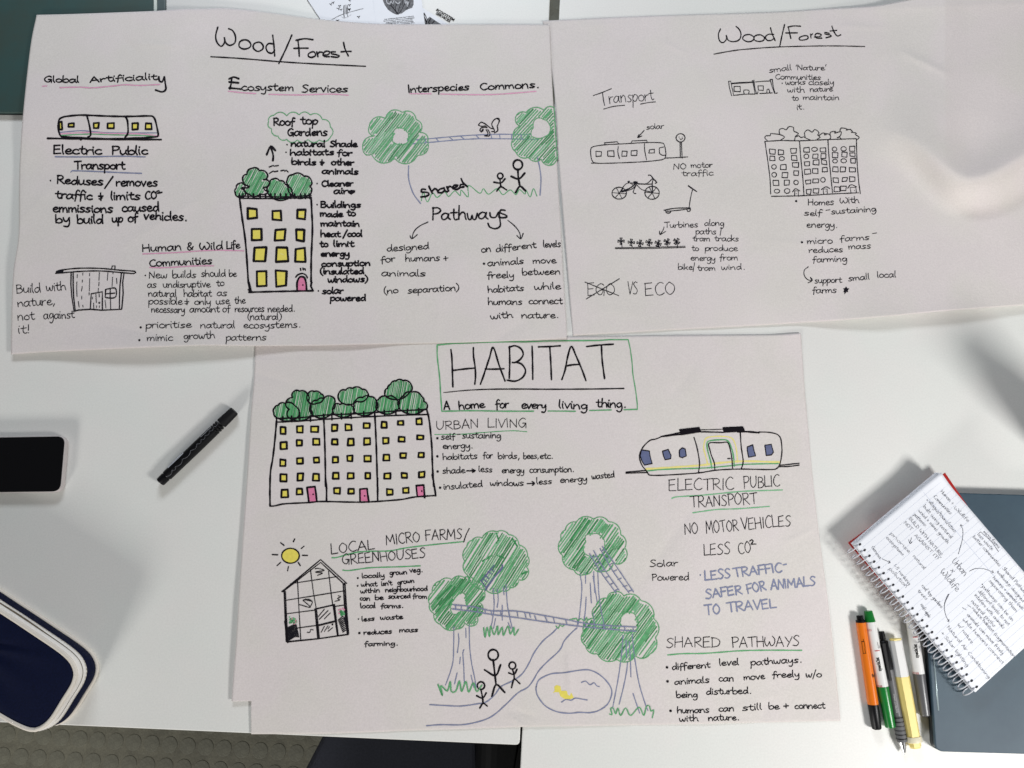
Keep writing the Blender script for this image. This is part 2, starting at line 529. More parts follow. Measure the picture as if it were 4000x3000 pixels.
# ------------------------------------------------------------------ the sheets' surfaces (height above the table, m)
def sst(x, a, b):
    t = np.clip((x-a)/(b-a), 0, 1)
    return t*t*(3-2*t)
def gau(x, c, s):
    return np.exp(-((x-c)/s)**2)
def waves(x, y, seed, amp):
    rs = np.random.RandomState(seed)
    h = 0*x
    for i in range(16):
        lam = rs.uniform(170, 900); a = rs.uniform(0, 2*math.pi)
        kx, ky = math.cos(a)*2*math.pi/lam, math.sin(a)*2*math.pi/lam
        mx, my = rs.uniform(500, 3500), rs.uniform(0, 2800)
        env = 0.35+0.65*np.exp(-(((x-mx)/900)**2+((y-my)/700)**2))
        h = h+env*np.sin(kx*x+ky*y+rs.uniform(0, 6))*(lam/500.0)
    h = amp*h/3.2
    for i in range(13):
        x0, y0 = rs.uniform(100, 3900), rs.uniform(60, 2800); a = rs.uniform(0, math.pi); L = rs.uniform(160, 520)
        h = h+crease(x, y, x0, y0, x0+L*math.cos(a), y0+L*math.sin(a), rs.uniform(11, 26), rs.choice([-1, 1])*rs.uniform(0.0004, 0.0011))
    return h
def crease(x, y, x0, y0, x1, y1, w, amp):
    """a soft dent along a line that fades at both ends"""
    dx, dy = x1-x0, y1-y0; L = math.hypot(dx, dy)
    t = ((x-x0)*dx+(y-y0)*dy)/(L*L)
    d = ((x-x0)*-dy+(y-y0)*dx)/L
    return amp*np.exp(-np.abs(d/w)**1.4)*np.clip(1-(2*t-1)**2, 0, 1)

def hA(x, y):
    h = 0.0030+waves(x, y, 3, 0.0011)+0.0002
    # the upper left corner lies on the closed laptop
    h = h+0.0095*(1-sst(x, 600, 900))*(1-sst(y, 420, 700))
    # lower edge and left edge stand off the table
    bot = 1350-y
    h = h+0.0120*np.exp(-np.clip(bot, 0, None)/190)*gau(x, 620, 430)
    h = h+0.0030*np.exp(-np.clip(bot, 0, None)/60)*gau(x, 1390, 150)
    lef = x-(143-(y-58)*0.075)
    h = h+0.0085*np.exp(-np.clip(lef, 0, None)/170)*gau(y, 860, 420)
    h = h+0.0020*np.exp(-np.clip(y-50, 0, None)/60)*gau(x, 800, 260)
    h = h+crease(x, y, 520, 170, 720, 180, 12, 0.0011)+crease(x, y, 460, 130, 560, 230, 14, -0.0008)
    h = h+crease(x, y, 1560, 190, 1800, 240, 16, 0.0006)+crease(x, y, 1380, 160, 1560, 120, 14, 0.0005)
    h = h+crease(x, y, 330, 1260, 760, 1330, 25, -0.0010)
    h = h+crease(x, y, 1720, 1130, 1700, 1330, 18, 0.0005)
    return np.maximum(h, 0.0015)
def hB(x, y):
    h = 0.0014+waves(x, y, 11, 0.0012)
    sg = np.where(x < 3790, 185.0, 270.0)
    g = np.exp(-((x-3790)/sg)**2)
    yc = 508+190*g
    sl = 190*g*(-2*(x-3790)/sg**2)
    d = (y-yc)/np.sqrt(1+sl*sl)
    below = 1-sst(d, -14, 150)
    above = below*(0.62*np.exp(-(np.clip(-d, 0, None)/105)**1.5)+0.38*np.exp(-np.clip(-d, 0, None)/800))
    h = h+0.0330*sst(x, 3340, 3760)*above
    h = h+0.0140*np.exp(-np.where(x < 3690, (3690-x)/170, (x-3690)/420))*(1-sst(y, 420, 700))
    bot = (1310-0.061*(x-2238))-y
    h = h+0.0120*np.exp(-np.clip(bot, 0, None)/150)*sst(x, 3050, 3480)*(1-0.5*sst(x, 3650, 4100))
    top = y-(80-0.035*(x-2147))
    h = h+0.0035*np.exp(-np.clip(top, 0, None)/50)*sst(x, 3150, 3500)
    h = h+crease(x, y, 2260, 105, 2420, 90, 12, 0.0007)+crease(x, y, 2560, 150, 2700, 220, 10, 0.0008)
    h = h+crease(x, y, 3500, 190, 3720, 300, 16, 0.0022)+crease(x, y, 3240, 100, 3480, 110, 12, 0.0008)
    h = h+crease(x, y, 2300, 1200, 2520, 1230, 18, 0.0004)+crease(x, y, 3440, 120, 3420, 330, 20, 0.0008)
    return np.maximum(h, 0.0005)
def hC(x, y):
    h = 0.0013+waves(x, y, 29, 0.0008)*(0.35+0.65*sst(y, 1350, 1550))
    left = x-(997-(y-1350)*0.062)
    h = h+0.0050*np.exp(-np.clip(left, 0, None)/200)*gau(y, 2250, 700)
    h = h+crease(x, y, 1985, 2790, 2060, 2850, 9, 0.0016)+crease(x, y, 2000, 2770, 2110, 2810, 8, -0.0011)
    h = h+crease(x, y, 2040, 2700, 2110, 2860, 14, 0.0010)
    h = h+crease(x, y, 2215, 2550, 2240, 2720, 16, 0.0013)+crease(x, y, 2060, 2600, 2140, 2640, 10, 0.0006)
    h = h+crease(x, y, 3050, 2130, 3190, 2060, 9, 0.0007)+crease(x, y, 2990, 1400, 3050, 1560, 22, 0.0006)
    h = h+crease(x, y, 2700, 2830, 3100, 2690, 16, 0.0005)
    h = h+0.0018*np.exp(-np.clip(y-1300, 0, None)/40)*gau(x, 3090, 60)
    return np.clip(h, 0.0004, np.where(y < 1400, 0.0016+0.0012*sst(x, 2200, 2400), 1))

def resample(pl, ts):
    pl = [np.array(p, float) for p in catmull(pl, 20)]
    d = [0]
    for a, b in zip(pl, pl[1:]): d.append(d[-1]+float(np.linalg.norm(b-a)))
    d = np.array(d)/d[-1]
    X = np.interp(ts, d, [p[0] for p in pl]); Y = np.interp(ts, d, [p[1] for p in pl])
    return np.stack([X, Y], -1)
def sheet(name, top, bottom, left, right, hfun, ns, nt, s_extra=(), t_extra=(), cut=None):
    S = np.unique(np.concatenate([np.linspace(0, 1, ns), s_extra])); Tt = np.unique(np.concatenate([np.linspace(0, 1, nt), t_extra]))
    c0, c1, d0, d1 = resample(top, S), resample(bottom, S), resample(left, Tt), resample(right, Tt)
    s = S[:, None, None]; t = Tt[None, :, None]
    px = (1-t)*c0[:, None]+t*c1[:, None]+(1-s)*d0[None]+s*d1[None]
    px = px-((1-s)*(1-t)*c0[0]+s*(1-t)*c0[-1]+(1-s)*t*c1[0]+s*t*c1[-1])
    X, Y = px[..., 0], px[..., 1]
    W = P(X, Y, hfun(X, Y)).reshape(-1, 3)
    n = len(Tt); f = []
    for i in range(len(S)-1):
        for j in range(n-1):
            if cut and cut((S[i]+S[i+1])/2, (Tt[j]+Tt[j+1])/2):
                continue
            k = i*n+j
            f.append((k, k+1, k+n+1, k+n))
    me = mesh(W.tolist(), f, name)
    return me
def poster(label, me, at):
    p = thing('poster', label, 'poster', tuple(V(*at)), None)
    o = link('paper_sheet', me, M['paper'], p, True)
    sol = o.modifiers.new('thickness', 'SOLIDIFY')
    sol.thickness = 0.00022
    sol.offset = -1
    return p

pA = poster('large paper poster with three columns of notes and a tall block, overlapping both others',
    sheet('sheet', [(143,58),(300,54),(597,43),(700,36),(800,34),(880,32),(1017,45),(1248,75),(1371,86),(1472,93),(1653,95),(1900,95),(2147,96)],
     [(43,1384),(150,1377),(289,1370),(542,1359),(700,1353),(825,1350),(995,1352),(1240,1350),(1400,1346),(1701,1341),(2000,1332),(2213,1322)],
     [(143,58),(119,181),(92,423),(79,600),(75,717),(75,850),(71,936),(54,1045),(47,1153),(44,1280),(43,1384)],
     [(2147,96),(2158,343),(2173,590),(2181,740),(2191,900),(2199,1063),(2212,1266),(2214,1322)], hA, 330, 200), (1100, 700, 0))
pB = poster('large paper poster with a transport column and a line-drawn terrace, rumpled at its upper right',
    sheet('sheet', [(2120,82),(2147,80),(2400,68),(2634,59),(3000,48),(3234,34),(3415,23),(3523,4),(3650,-18),(3900,-45),(4280,-60)],
     [(2238,1311),(2600,1290),(3000,1269),(3117,1261),(3298,1250),(3500,1233),(3700,1214),(4000,1192),(4420,1160)],
     [(2120,82),(2163,343),(2181,600),(2192,740),(2205,900),(2218,1063),(2238,1311)], [(4280,-60),(4350,600),(4420,1160)], hB, 330, 190), (3200, 700, 0))
pC = poster('large paper poster headed HABITAT in a green frame, with coloured trees and a pond',
    sheet('sheet', [(998,1318),(1500,1316),(2213,1315),(2600,1310),(3000,1307),(3128,1301)],
     [(904,2870),(980,2868),(1270,2866),(1623,2853),(2026,2840),(2450,2833),(2900,2824),(3284,2815)],
     [(998,1318),(992,1481),(979,1631),(966,1850),(947,2120),(933,2326),(922,2507),(905,2737),(904,2870)],
     [(3128,1301),(3146,1550),(3181,1925),(3200,2088),(3243,2420),(3284,2815)], hC, 300, 200,
     s_extra=[0.0325], t_extra=[0.9165], cut=lambda s, t: s < 0.0325 and t > 0.9165), (2100, 2100, 0))

SHEET = {hA: pA, hB: pB, hC: pC}

# ------------------------------------------------------------------ floor, tables
FZ = -0.735
floor_m = mat("studded_rubber_floor", (112, 110, 95), 0.6, 1.0, 0.16, 30, 0.5, 160, grain=0.12, gscale=300)
fme = mesh([(-4, -4, FZ), (4, -4, FZ), (4, 4, FZ), (-4, 4, FZ)], [(0, 1, 2, 3)])
floor = link('floor', fme, floor_m)
floor['kind'] = 'structure'
bm = bmesh.new()
r0, r1, hh = 0.0172, 0.0160, 0.00045
rings = [(r0, 0), (r1+0.001, hh*0.8), (r1, hh)]
vs = [[bm.verts.new((r*math.cos(i*math.pi/10), r*math.sin(i*math.pi/10), z)) for i in range(20)] for r, z in rings]
for a, b in zip(vs, vs[1:]):
    for i in range(20):
        bm.faces.new((a[i], a[(i+1) % 20], b[(i+1) % 20], b[i]))
bm.faces.new(vs[-1])
stud_me = bm_mesh(bm, 'stud')
stud_me.materials.append(mat("studded_rubber_tops", (113, 112, 98), 0.55, 1.0, 0.14, 25, 0.4, 200, grain=0.12, gscale=300))
stud_me.polygons.foreach_set("use_smooth", [False]*len(stud_me.polygons))
def studs(x0, y0, x1, y1):
    a, b = V(x0, y0, FZ), V(x1, y1, FZ)
    sp = 0.0400; j = 0
    y = math.floor(min(a.y, b.y)/0.044)*0.044; row = 0
    while y < max(a.y, b.y)+0.02:
        x = math.floor(min(a.x, b.x)/sp)*sp+row*0.003
        while x < max(a.x, b.x)+0.02:
            o = bpy.data.objects.new('stud', stud_me)
            scene.collection.objects.link(o)
            o.parent = floor
            # the floor's tiles are laid a little out of line with the tables
            ca, sa = math.cos(-0.06), math.sin(-0.06)
            mx, my = (a.x+b.x)/2, (a.y+b.y)/2
            o.location = (mx+(x-mx)*ca-(y-my)*sa, my+(x-mx)*sa+(y-my)*ca, FZ+0.0002)
            x += sp
        y += 0.044; row += 1
studs(-60, 2790, 1330, 3060)
studs(2120, -40, 2210, 120)

def slab(name, pts, z0, z1, m, parent=None, bevel=0.003, seg=3, only_top=False):
    """closed outline pts [(x,y)] raised from z0 to z1 with rounded edges"""
    bm = bmesh.new()
    lo = [bm.verts.new((x, y, z0)) for x, y in pts]
    hi = [bm.verts.new((x, y, z1)) for x, y in pts]
    n = len(pts)
    ft = bm.faces.new(hi); fb = bm.faces.new(lo[::-1])
    for i in range(n):
        bm.faces.new((lo[i], lo[(i+1) % n], hi[(i+1) % n], hi[i]))
    bmesh.ops.recalc_face_normals(bm, faces=bm.faces)
    if bevel > 0:
        e = [x for x in ft.edges] + ([] if only_top else [x for x in fb.edges])
        bmesh.ops.bevel(bm, geom=e, offset=bevel, segments=seg, profile=0.5, affect='EDGES')
    me = bm_mesh(bm, name)
    o = link(name, me, m, parent)
    return o
def rounded(pts, r, seg=6):
    """round the corners of a convex outline"""
    out = []
    n = len(pts)
    for i in range(n):
        p0, p1, p2 = Vector(pts[i-1]), Vector(pts[i]), Vector(pts[(i+1) % n])
        a = (p0-p1).normalized(); b = (p2-p1).normalized()
        ang = a.angle(b); d = min(r/math.tan(ang/2), (p0-p1).length*0.45, (p2-p1).length*0.45)
        s, e = p1+a*d, p1+b*d
        for k in range(seg+1):
            t = k/seg
            q = s*(1-t)**2+p1*2*t*(1-t)+e*t*t
            out.append((q.x, q.y))
    return out
def xy(px, py, z=0.0):
    v = V(px, py, z); return (v.x, v.y)

def table(label, corners, lip):
    t = thing('table', label, 'table', (sum(c[0] for c in corners)/4, sum(c[1] for c in corners)/4, FZ), 'white tables pushed together')
    pts = rounded(corners, 0.006, 4)
    slab('tabletop', pts, -0.006, 0.0, M['table'], t, 0.0016, 3)
    cx = sum(c[0] for c in corners)/4; cy = sum(c[1] for c in corners)/4
    shr = [(cx+(x-cx)*(1-0.0012/1.0*2), cy+(y-cy)*(1-0.0012*2)) for x, y in pts]
    slab('edge_band', shr, -0.025, -0.0062, M['edge'], t, 0.002, 2)
    for x, y in corners:
        qx, qy = cx+(x-cx)*0.92, cy+(y-cy)*0.92
        q = [(qx+0.022*math.cos(a*math.pi/8), qy+0.022*math.sin(a*math.pi/8)) for a in range(16)]
        slab('leg', q, FZ+0.001, -0.0255, M['legm'], t, 0.0)
    return t
br = Vector(xy(2030, 2911)); tr_ = Vector(xy(2148, 0)); bl_ = Vector(xy(0, 2822))
ux = (br-bl_).normalized(); uy = (tr_-br).normalized()
table('white laminate table under the left poster and the pencil case',
      [tuple(br), tuple(br+uy*1.6), tuple(br+uy*1.6-ux*1.7), tuple(br-ux*1.7)], 0)
a = Vector(xy(2187, 0)); b = Vector(xy(2033, 2999)); uy = (a-b).normalized(); ux = Vector((uy.y, -uy.x))
table('white laminate table under the notebook, the pens and the right poster',
      [tuple(b-uy*0.5), tuple(b-uy*0.5+ux*1.6), tuple(b+uy*1.5+ux*1.6), tuple(b+uy*1.5)], 0)

# ------------------------------------------------------------------ chair under the tables
chair = thing('office_chair', 'black office chair pushed in under the gap between the tables', 'chair', tuple(V(1650, 3000, FZ)))
dark = mat("charcoal_fabric", (40, 43, 54), 0.9, 1.0, 0.18, 300, 0.4, 1500, sheen=0.0)
gl = mat("black_plastic", (17, 17, 18), 0.32, 1.0, 0.05, 60)
sz = -0.26
seat = [xy(1262, 2868, sz), xy(1420, 2550, sz), xy(1860, 2560, sz), xy(1880, 3180, sz), xy(1400, 3320, sz), xy(1120, 3140, sz)]
slab('seat', rounded(seat, 0.03), sz-0.06, sz, dark, chair, 0.012, 4)
arm = [xy(1862, 2800, sz+0.02), xy(1990, 2760, sz+0.02), xy(2110, 2800, sz+0.02), xy(2120, 3100, sz+0.02), xy(1990, 3200, sz+0.02), xy(1850, 3080, sz+0.02)]
slab('side_shell', rounded(arm, 0.05), sz-0.09, sz+0.03, gl, chair, 0.035, 6)
c0 = V(1650, 3050, FZ)
slab('column', [(c0.x+0.03*math.cos(i*math.pi/8), c0.y+0.03*math.sin(i*math.pi/8)) for i in range(16)], FZ+0.03, sz-0.061, gl, chair, 0)
for i in range(5):
    an = i*2*math.pi/5+0.95
    d = Vector((math.cos(an), math.sin(an))); n = Vector((-d.y, d.x))
    q = [c0.xy+d*0.031+n*0.02, c0.xy+d*0.27+n*0.013, c0.xy+d*0.27-n*0.013, c0.xy+d*0.031-n*0.02]
    slab('base_arm', [tuple(v) for v in q], FZ+0.03, FZ+0.055, gl, chair, 0.004, 2)

# ------------------------------------------------------------------ marks on the left poster
def ink_a(): return Ink(hA)
def ink_b(): return Ink(hB)
def ink_c(): return Ink(hC)
def box(ink, t, cx, cy, w, h, lw, m='black', fillm=None, jit=4, layer=1):
    x0, y0, k = TL[t]
    j = lambda: random.uniform(-jit, jit)
    q = [(cx-w/2+j(), cy-h/2+j()), (cx+w/2+j(), cy-h/2+j()), (cx+w/2+j(), cy+h/2+j()), (cx-w/2+j(), cy+h/2+j())]
    q = [(x0+a/k, y0+b/k) for a, b in q]
    if fillm: ink.fill(q, fillm)
    ink.poly(q+[q[0]], lw/k, m, layer)

# titles and text
i = ink_a()
k = 2.765
for s in ("140,293 118,380 128,450 175,500 215,455 210,400 225,460 270,490 325,460 330,390 300,330 258,310",
          "425,430 380,450 370,500 420,530 480,515 498,480 470,440 425,430", "575,455 530,475 525,520 570,555 620,535 632,500 610,465 575,455",
          "740,475 690,470 660,510 680,560 725,575 755,540", "733,380 745,480 755,605", "940,378 870,540 800,685", "985,435 1080,418 1168,428",
          "1005,430 1015,520 1020,608", "962,522 1040,520 1115,520", "1165,558 1120,580 1120,610 1155,620 1195,600 1190,570 1165,558",
          "1210,560 1222,612", "1215,585 1240,562 1268,565", "1275,595 1330,590 1350,560 1310,552 1278,580 1290,610 1345,612",
          "1410,560 1365,560 1370,580 1420,590 1455,605 1430,618 1365,612", "1498,458 1515,530 1550,603", "1472,560 1520,555 1580,555"):
    i.line(T(2, s), 5.2)
i.line(T(2, "65,612 400,632 800,665 1200,690 1735,716"), 4.2)
i.build('title', pA)

i = ink_a()
para(i, 1, 42, 17, """Global|475,888 850,890
Artificialit|970,888 1690,858""")
i.line(T(1, "1715,830 1720,870 1750,885 1775,830"), 6.2); i.line(T(1, "1775,830 1785,900 1790,965 1750,992 1680,972"), 6.2)
para(i, 2, 50, 19, "cosystem|395,975 955,980\nServices|1045,995 1540,995")
for s in ("262,852 310,832 368,850", "290,845 285,900 270,960", "262,885 365,895", "262,950 320,955 392,962"): i.line(T(2, s), 6)
para(i, 3, 50, 21, "Interspecies|535,998 1190,970\nCommons.|1310,972 1945,946")
para(i, 7, 50, 19, "Human|1535,228 1955,212")
para(i, 8, 50, 19, "&|635,212 705,208\nWild|775,212 1020,205\nLife|1065,200 1205,190\nCommunities|228,388 905,362")
i.build('section_headings', pA)
i = ink_a()
for t, s in ((1, "458,930 505,928"), (1, "645,946 850,940 1000,948 1200,930 1350,915 1500,922 1725,912"), (2, "252,984 400,1000 552,1010"),
             (2, "692,1018 1000,1025 1350,1016 1550,1028"), (3, "558,1012 785,1012"), (3, "888,1015 1200,1022 1500,1018 1918,986"),
             (8, "160,254 500,240 900,215 1250,220"), (8, "235,400 400,402 700,385 925,382")):
    i.line(T(t, s), 4.2, 'pinkl')
i.build('pink_underlines', pA)
i = ink_a()
for s in ("595,310 900,312 1300,305 1570,312", "765,474 780,462 1000,468 1300,482 1530,490"):
    i.line(T(4, s), 4.6, 'blue')
i.build('blue_underlines', pA)

i = ink_a()
para(i, 4, 58, 25, """Electric|575,275 1090,285
Public|1205,285 1590,285
Transport|800,445 1345,445
Reduses|612,600 1108,620
/|1125,632 1215,625
removes|1250,625 1695,630
traffic|600,758 990,775
~|1065,780 1115,775
limits|1195,775 1510,772
CO|1565,770 1690,765
emmissions|568,905 1210,915
caused|1315,900 1715,900
by|598,1025 750,1025
build|830,1030 1108,1032
up|1208,1015 1325,1015
of|1380,1015 1485,1005
vehicles.|1550,985 2015,1005""")
i.line(T(4, "1690,690 1715,675 1722,692 1700,705 1748,695"), 5)
i.disc(*T(4, "545,568")[0], 3.4)
i.build('handwriting', pA, 'bold black notes on electric transport')

i = ink_a()
para(i, 2, 54, 24, "Roof|738,1355 965,1355\ntop|1035,1340 1215,1345\nGardens|890,1465 1320,1465")
para(i, 5, 45, 25, """natural|930,195 1295,205
Shade|1350,200 1640,205
habitats|920,295 1390,290
for|1432,295 1585,300
birds|935,395 1195,400
~|1245,400 1290,400
other|1365,400 1605,405
animals|1265,495 1655,500
Cleaner|1262,632 1600,625
air|1390,710 1540,708
Buildings|1250,860 1680,858
made|1245,955 1485,960
to|1535,950 1625,948
maintain|1252,1060 1668,1062
heat|1250,1175 1460,1175
/|1490,1180 1540,1175
cool|1540,1170 1695,1172
to|1240,1285 1330,1285
limit|1390,1282 1605,1282
energy|1252,1388 1560,1385
consuption|1258,1495 1785,1485
(insulated|1245,1578 1715,1575""")
para(i, 20, 92, 48, "windows)|1000,1125 1850,1110\nsolar|875,1370 1325,1360\npowered|1050,1520 1810,1520")
for s in ("888,180", "877,262", "1213,600", "1213,828"):
    i.disc(*T(5, s)[0], 3.2)
i.disc(*T(20, "795,1307")[0], 3.2)
i.fill(T(5, "1545,680 1580,668 1625,672 1625,695 1580,722 1545,700"), 'black', 1)
i.build('handwriting', pA, 'bold black notes beside the drawn block')

i = ink_a()
para(i, 7, 52, 11, """Build|175,680 435,668
with|500,660 708,640
nature,|190,825 590,800
not|190,975 370,962
against|470,960 800,945
it!|195,1115 320,1105""")
para(i, 8, 43, 11, """New|225,518 420,512
builds|478,512 730,510
should|790,500 1050,498
be|1090,498 1170,495
as|205,618 305,618
undisruptive|380,620 885,612
to|955,600 1035,600
natural|218,715 520,715
habitat|600,715 900,712
as|960,708 1065,708
possible|220,795 585,800
~|610,800 660,798
only|718,800 890,805
use|950,798 1095,795
the|1150,790 1265,788
necessary|250,885 610,890
amount|665,885 985,880
of|1020,880 1100,878
resources|1155,880 1468,878
needed.|1510,880 1800,878
(natural)|1290,965 1650,965
prioritise|190,1055 680,1050
natural|780,1055 1150,1055
ecosystems.|1245,1058 1860,1048
mimic|205,1195 480,1190
growth|600,1175 935,1165
patterns|1055,1190 1490,1185""")
for s, r in (("187,487", 3), ("137,1048", 4.6), ("122,1185", 4.6)):
    i.disc(*T(8, s)[0], r)
i.build('handwriting', pA, 'thin black notes along the lower left')

i = ink_a()
para(i, 16, 37, 11, """designed|272,200 675,178
for|215,310 350,300
humans|448,298 780,292
+|820,295 862,290
animals|222,440 640,438
(no|245,610 380,600
separation)|475,605 960,575
on|1180,210 1270,205
different|1320,208 1705,165
levels|1775,165 1940,158
animals|1240,342 1585,320
move|1675,318 1895,315
freely|1238,460 1490,455
between|1572,430 1935,420
habitats|1242,598 1585,578
while|1688,570 1940,562
humans|1245,715 1570,712
connect|1635,708 1955,705
with|1268,855 1480,835
nature.|1565,842 1920,840""")
i.disc(*T(16, "1206,320")[0], 5)
for s in ("752,1015 660,1060 600,1120 578,1195", "558,1165 578,1197 636,1152", "1615,998 1690,1060 1740,1130 1752,1195", "1712,1162 1755,1197 1780,1138"):
    i.line(T(6, s), 4, 'fine')
i.build('handwriting', pA, 'thin black notes below the word pathways')

i = ink_a()
for s in ("725,665 690,660 680,690 740,695 765,715 730,738 675,745", "762,628 780,670 800,705", "790,690 825,655 850,670 862,700",
          "920,650 880,660 860,690 900,700 935,672", "925,645 935,675 960,690", "955,635 975,680", "965,650 985,630 1010,640",
          "1020,655 1050,640 1075,620 1035,618 1020,650 1060,665 1095,645", "1135,610 1105,610 1100,640 1140,635", "1110,548 1130,590 1175,632"):
    i.line(T(6, s), 6.2)
para(i, 6, 78, 25, "Pathwa|790,990 1390,985")
i.line(T(6, "1420,915 1430,960 1480,965 1510,915"), 5.4); i.line(T(6, "1515,910 1530,1000 1530,1060 1480,1088 1420,1070 1400,1030"), 5.4)
i.line(T(6, "1585,890 1540,885 1530,915 1590,940 1605,960 1555,970 1515,960"), 5.4)
i.build('pathways_heading', pA)

# tram
i = ink_a()
for s, m in (("650,1430 860,1412 1000,1420 1200,1435 1690,1435", 'blue'), ("650,1445 960,1430 1200,1442 1500,1445 1720,1470", 'pinkl'), ("660,1462 960,1448 1200,1456 1500,1462 1690,1474", 'green')):
    i.line(T(1, s), 4, m, layer=0)
i.line(T(1, "640,1290 680,1265 730,1255 860,1243 1000,1247 1200,1255 1400,1257 1600,1252 1655,1262 1680,1310 1700,1400 1708,1462 1680,1478 1500,1490 1200,1500 900,1490 700,1478 655,1468 635,1420 628,1350 640,1290"), 6)
for s in ("940,1255 960,1330 978,1430 975,1465 950,1478", "1350,1262 1375,1300 1382,1430 1350,1485", "512,1494 900,1500 1300,1506 1740,1508"):
    i.line(T(1, s), 6)
i.disc(*T(1, "872,1502")[0], 6); i.disc(*T(1, "1460,1504")[0], 4)
tram = i.build('tram_drawing', pA)
for cx, cy, w, h in ((652,1355,30,80),(767,1352,52,38),(1036,1355,56,55),(1195,1357,66,55),(1457,1365,62,66),(1605,1365,66,62)):
    i = ink_a(); box(i, 1, cx, cy, w, h, 17, 'black', 'yellow', 5); i.build('window', tram)

# cloud round the heading
i = ink_a()
i.line(bumps(T(2, "745,1245 885,1250 1018,1240 1138,1240 1270,1290 1355,1370 1360,1475 1235,1512 1115,1505 1000,1512 885,1505 790,1470 720,1390 688,1318"), b=0.26), 3.6, 'green')
i.line(T(5, "735,352 738,290 712,200"), 6.5); i.line(T(5, "668,288 712,198 762,243"), 6.5)
i.build('cloud_outline', pA)

# tall block with roof garden
i = ink_a()
for s in ("375,755 400,950 440,1240 470,1659", "1148,750 1155,900 1162,1100 1150,1400 1148,1659"):
    i.line(T(5, s), 6.5)
for s in ("1300,640 1325,657", "1985,560 1975,600 2000,650"):
    i.line(T(8, s), 6)
i.line(T(8, "1305,668 1600,660 1830,655 2000,652"), 6); i.line(T(8, "1302,560 1325,655"), 8)
i.line(T(5, "365,735 600,740 900,742 1150,728"), 4); i.line(T(5, "375,758 700,762 1145,752"), 5)
for u in (372,412,465,525,595,655,712,757,817,875,925,970,1035,1082,1130):
    i.line(T(5, f"{u},712 {u+4},{760}"), 6)
for s in ("695,422 740,405 745,412 795,405", "697,490 740,465 750,472 790,465", "820,462 855,456 862,465 880,458 900,475"):
    i.line(T(5, s), 4)
bl = i.build('block_drawing', pA)
for c, cen in (("455,500 510,435 590,460 680,510 628,560 705,595 632,640 690,680 600,712 480,715 425,640 485,628 408,545", None),
          ("700,600 740,550 805,570 870,610 890,630 940,690 940,730 700,730", None), ("890,560 950,505 1070,520 1155,580 1130,628 1150,690 1110,730 950,725 905,620", None),
          ("340,650 372,600 420,605 430,650 390,655 440,720 365,745 330,700", None)):
    i = ink_a(); q = T(5, c); o = bumps(q, b=0.22)
    i.hatch(o, -62, 6.8, 5.4, ('green', 'green', 'greend'), inset=5, jit=5)
    i.line(o, 5, 'black'); i.build('bush', bl)
for cx, cy, w, h in ((515,922,100,105),(783,945,92,95),(1037,935,85,92),(558,1152,112,130),(815,1152,105,118),(1030,1158,85,120),(593,1368,128,155),(832,1362,122,150),(1030,1370,98,135)):
    i = ink_a(); box(i, 5, cx, cy, w, h, 21, 'black', 'yellow', 9)
    if random.random() < .5: i.line(T(5, f"{cx-w*.1},{cy+random.uniform(-20,20)} {cx+w*.4},{cy+random.uniform(-20,20)}"), 3, 'yellowl', layer=0)
    i.build('window', bl)
for cx, cy, w, h in ((1443,522,105,165),(1655,518,115,165)):
    i = ink_a(); box(i, 8, cx, cy, w, h, 21, 'black', 'yellow', 7); i.build('window', bl)
i = ink_a()
i.fill(T(20, "350,1310 345,1130 385,1040 440,1010 490,1040 515,1150 520,1305"), 'pink')
i.line(T(20, "335,1305 335,1130 380,1020 440,1000 500,1030 530,1150 540,1300"), 6.5); i.line(T(20, "305,1010 350,960 440,930 520,960 555,1020"), 5)
i.disc(*T(20, "460,1180")[0], 3.4)
for s in ("405,820 415,865", "460,815 465,860 490,825 510,830 512,862"): i.line(T(20, s), 4.5)
i.build('door', bl)

# hut
i = ink_a()
for s in ("605,450 640,432 830,410 1080,410 1300,430 1458,443 1445,466 1340,458 1080,438 830,445 600,465", "768,455 765,580 775,720 800,875", "790,455 790,600 795,720 812,860",
          "1312,458 1295,600 1290,720 1290,850", "1340,458 1325,560 1330,680 1315,850", "795,875 850,860 980,852 1100,862 1310,852", "975,850 985,685 1105,663 1105,862",
          "1205,418 1212,384 1244,384 1238,425", "1140,640 1138,700 1142,725 1245,722 1245,625 1140,637", "1190,630 1190,720", "1140,685 1240,678"):
    i.line(T(7, s), 4, smooth=s.count(' ') > 4)
i.fill(T(7, "605,463 625,432 692,425 678,458"), 'fine', 1)
for s in ("835,475 832,512", "830,555 828,640 832,715", "845,768 855,830", "895,460 893,482", "890,535 888,560", "888,605 880,655", "882,710 882,742", "893,808 897,828", "967,465 967,492",
          "968,520 964,655", "962,672 962,698", "1073,455 1068,540", "1070,560 1066,598", "1062,625 1060,660", "1165,458 1158,540", "1220,450 1220,470", "1215,505 1210,605", "1258,518 1262,575",
          "1192,740 1195,850", "1135,755 1143,835", "1035,690 1040,780", "1070,685 1072,718", "998,720 1000,740", "1010,785 1013,845", "1042,815 1042,835", "1073,815 1073,832"):
    i.line(T(7, s), 3, 'fine')
i.disc(*T(7, "1072,782")[0], 4)
i.build('hut_drawing', pA)

